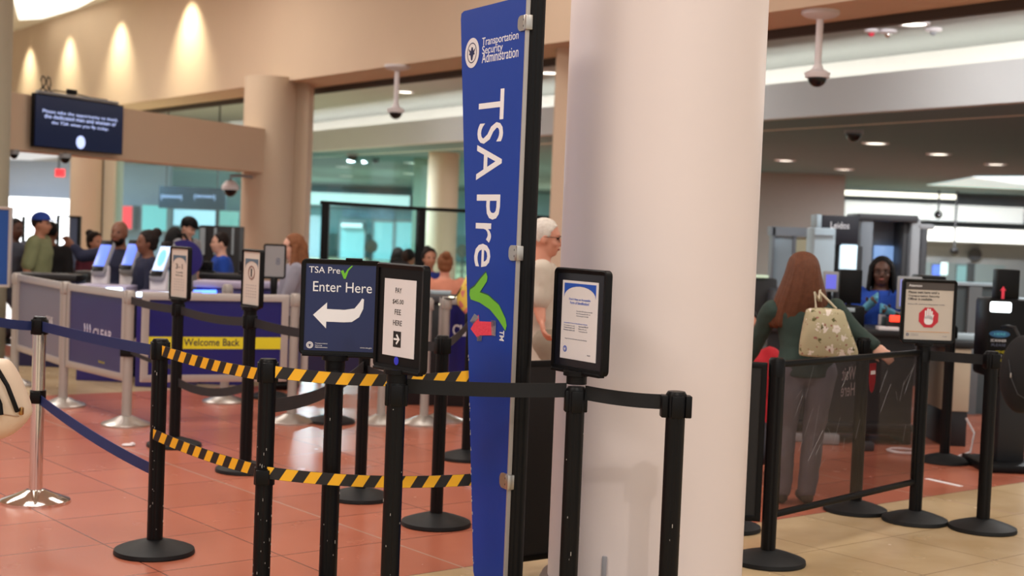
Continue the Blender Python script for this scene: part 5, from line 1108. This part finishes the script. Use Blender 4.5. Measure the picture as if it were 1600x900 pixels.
# face scanner at the right edge
k = thing('face_scanner', 'tall black face scanning machine with white light at the right edge', 'machine', foot(1575, 700, 9.9)); Ym = 9.9
pbox('body', 1542, 467, 1606, 590, Ym, BLACK, .3, k, .03); pbox('head', 1559, 421, 1594, 468, Ym + .04, BLACK, .12, k, .012); pbox('lamp', 1548, 472, 1581, 488, Ym - .012, mat('white_lamp', (255, 255, 255), emit=(240, 250, 255), estr=3), .02, k, .012)
pbox('pedestal', 1560, 585, 1604, 735, Ym + .05, DARK, .2, k, .01); X0, X1, Z0, Z1 = rect(1530, 720, 1612, 738, Ym); MB().box((0, .12, .03), (.42, .5, .06), .015).build('base', BLACK, k)
q = P(1567, 457, Ym + .03) - k.location; MB().prism([(q.x + a_ * .02, q.z + b_ * .045) for a_, b_ in ((0, 1), (1, .3), (.5, .3), (.5, -1), (-.5, -1), (-.5, .3), (-1, .3))], q.y - .004, q.y).build('red_arrow_sticker', RED, k, smooth=False)
q = P(1562, 522, Ym - .005) - k.location; MB().prism([(q.x + .072 * math.cos(t), q.z + .024 * math.sin(t)) for t in [2 * math.pi * i / 24 for i in range(24)]], q.y - .004, q.y + .004).build('teal_sticker', mat('sticker_teal', (40, 96, 140), .5), k, smooth=False)
text('HERE', .03, mat('sticker_cyan', (90, 200, 220), .5), k, q.x, q.z - .009, q.y - .005, .08, height=.018)
for i, (s_, py, m, w_) in enumerate((('SCANNER', 534, WLET, .11), ('PLEASE', 541, GLET, .1), ('STEP HERE', 552, YEL, .08), ('WAIT FOR', 559, WLET, .1), ('OFFICER', 565, YEL, .1))):
    q = P(1560 + (i > 1) * 4, py, Ym - .002) - k.location; text(s_, .02, m, k, q.x, q.z, q.y, w_, height=.018)
bk = thing('backpack', 'black backpack with zip hanging before the face scanning machine at the right edge', 'bag', P(1598, 585, 9.3)); 
MB().ball((0, 0, 0), (.15, .12, .26), seg=24).build('pack', BLKC, bk); MB().tube([(-.12, -.06, .1), (-.11, -.1, -.02), (-.07, -.12, -.12), (.02, -.12, -.17)], .0025, 6).build('zip', DGREY, bk); MB().box((-.115, -.1, .0), (.008, .006, .03), .002).build('zip_pull', ALU, bk); MB().tube([(-.02, 0, .22), (-.03, .1, .3), (-.02, .28, .3), (.02, .5, .28)], .012, 6).build('hanging_strap', BLACK, bk)
# walk through scanners and cabinets
LGB = mat('machine_blue_grey', (124, 132, 140), .5)
k = thing('body_scanner', 'large grey walk through body scanner behind the officer', 'scanner', foot(1395, 560, 15.5)); Yp = 15.5
pbox('left_pillar', 1342, 337, 1362, 500, Yp, LGB, .5, k, .02, ground=True); pbox('right_pillar', 1421, 341, 1436, 500, Yp, LGREY, .5, k, .02, ground=True); pbox('right_inner_pillar', 1408, 346, 1421, 500, Yp + .1, DGREY, .4, k, .02, ground=True)
pbox('roof', 1342, 335, 1436, 346, Yp - .03, DGREY, .6, k, .02); pbox('side_wing', 1436, 356, 1447, 500, Yp, DGREY, .4, k, .02, ground=True); pbox('wing_shelf', 1434, 350, 1460, 358, Yp, LGREY, .5, k, .01)
pbox('back_wall', 1360, 345, 1410, 500, Yp + .5, LGB, .06, k, ground=True); pbox('screen', 1366, 384, 1396, 410, Yp + .44, mat('scanner_screen', (120, 160, 220), .3, emit=(130, 165, 215), estr=1), .04, k, .005)
k = thing('scanner_console', 'dark console with overhead sign and bright white screen left of the body scanner', 'scanner', foot(1312, 560, 15.2)); Yp = 15.2
pbox('sign_box', 1284, 337, 1342, 384, Yp, mat('sign_navy_black', (20, 22, 34), .5), .3, k, .01); pbox('lower_body', 1305, 384, 1345, 520, Yp + .05, DARK, .3, k, .01, ground=True); pbox('screen', 1313, 381, 1339, 421, Yp, mat('scanner_screen2', (220, 240, 250), .3, emit=(190, 220, 235), estr=1.2), .05, k, .004); pbox('pale_side', 1276, 335, 1284, 360, Yp, PALEB, .3, k, .01); pbox('left_leg', 1284, 384, 1290, 520, Yp + .1, DARK, .2, k, .01, ground=True)
q = P(1312, 357, Yp) - k.location; text('Leidos', .1, WLET, k, q.x, q.z, q.y - .003, .2, height=.07)
k = thing('pale_cabinet', 'pale blue grey equipment cabinet above the auburn haired woman', 'cabinet', foot(1288, 560, 14.6)); pbox('cabinet_body', 1271, 356, 1305, 430, 14.6, PALEB, .4, k, .02, ground=True); pbox('door_seam', 1272, 367, 1304, 368, 14.58, LGREY, .03, k)
k = thing('doorway', 'pale doorway with grey frame left of the pale cabinet', 'door', foot(1236, 520, 16.4)); 
pbox('frame', 1204, 355, 1208, 520, 16.4, LGB, .2, k, ground=True); pbox('frame', 1237, 368, 1241, 520, 16.4, LGB, .2, k, ground=True); pbox('frame', 1204, 355, 1271, 369, 16.4, LGB, .2, k); pbox('door_leaf', 1207, 369, 1238, 520, 16.45, mat('pale_door', (156, 174, 184), .6), .06, k, ground=True); pbox('sidelight', 1241, 371, 1268, 520, 16.45, mat('cream_light', (200, 196, 164), .6), .06, k, ground=True)
k = thing('equipment_cart', 'dark equipment cart beside the big column', 'cart', foot(1194, 520, 13.5)); pbox('cart_body', 1176, 435, 1212, 560, 13.5, DARK, .4, k, .02, ground=True); pbox('lamp_bar', 1178, 430, 1201, 434, 13.45, mat('pale_bar', (200, 220, 200), .5, emit=(170, 190, 160), estr=.8), .1, k, .003)
# low glazed wall behind the desk on the right
k = thing('partition', 'low grey partition with pale ledge across the right background', 'partition', foot(1520, 560, 13.2)); pbox('panel', 1440, 446, 1570, 560, 13.2, mat('partition_grey', (78, 90, 94), .6), .1, k, ground=True); pbox('ledge', 1436, 441, 1572, 446, 13.15, PALEB, .2, k, .004); pbox('upright', 1512, 448, 1532, 560, 13.15, mat('upright_grey', (112, 120, 124), .6), .06, k, ground=True); pbox('upright', 1556, 448, 1562, 560, 13.15, DGREY, .06, k, ground=True)
pbox('glass', 1446, 412, 1570, 441, 13.25, GLASSP, .01, k)
k = thing('tray_stack', 'pale grey trays stacked on the black worktop behind the Attention sign', 'tray', P(1515, 530, 11.2)); k.location.z = 0; pbox('tray', 1494, 524, 1542, 532, 11.25, PALEB, .3, k, .005)
k = thing('equipment_box', 'white trolley between the right edge machine and the wall', 'trolley', foot(1590, 560, 12)); pbox('body', 1585, 468, 1650, 620, 12, PALEB, .4, k, .01, ground=True)
k = thing('xray_machine', 'dark x-ray machine body in the background between desk and Attention sign', 'machine', foot(1250, 560, 13)); pbox('body', 1212, 455, 1300, 560, 13.0, mat('xray_slate', (54, 60, 68), .5), .8, k, .04, ground=True); pbox('panel', 1222, 470, 1290, 500, 12.97, DGREY, .03, k, .01)

# ------------------------------------------------------------------ groups of repeats
GROUPS = {'recessed_downlight': 'downlights washing the tan fascia', 'ceiling_downlight': 'round downlights in the ceilings', 'pole_camera': 'white pole cameras hanging from the fascia', 'dome_camera': 'dark dome cameras', 'smoke_detector': 'small ceiling fixtures near the large downlight',
          'lit_panel': 'lit panels of the far halls', 'far_window': 'windows of the far right wall', 'glazed_door': 'glazed doors of the far hall', 'round_stand': 'round brown plates on stands', 'barrier_panel': 'framed barrier panels of the queue', 'person': 'people at the checkpoint',
          'service_counter': 'counters behind the framed panels', 'check_in_kiosk': 'slanted check in kiosks', 'office_chair': 'dark office chairs behind the screen', 'monitor': 'monitors on the desks', 'power_adapter': 'adapters on the floor under the desk', 'framed_glass_screen': 'black framed glass screens', 'ceiling_glow': 'glowing slabs painting lit ceiling'}
for o in list(COL.objects):
    if o.parent or o.get('group') or not o.get('label') or o.get('kind'): continue
    n_ = o.name.split('.')[0]
    if n_ == 'stanchion': o['group'] = 'silver posts of the framed panels' if 'silver' in o['label'] else 'black sign stanchions' if o['category'] == 'sign stanchion' else 'black queue stanchions' if 'black' in o['label'] else 'chrome stanchions'
    elif n_ in GROUPS: o['group'] = GROUPS[n_]
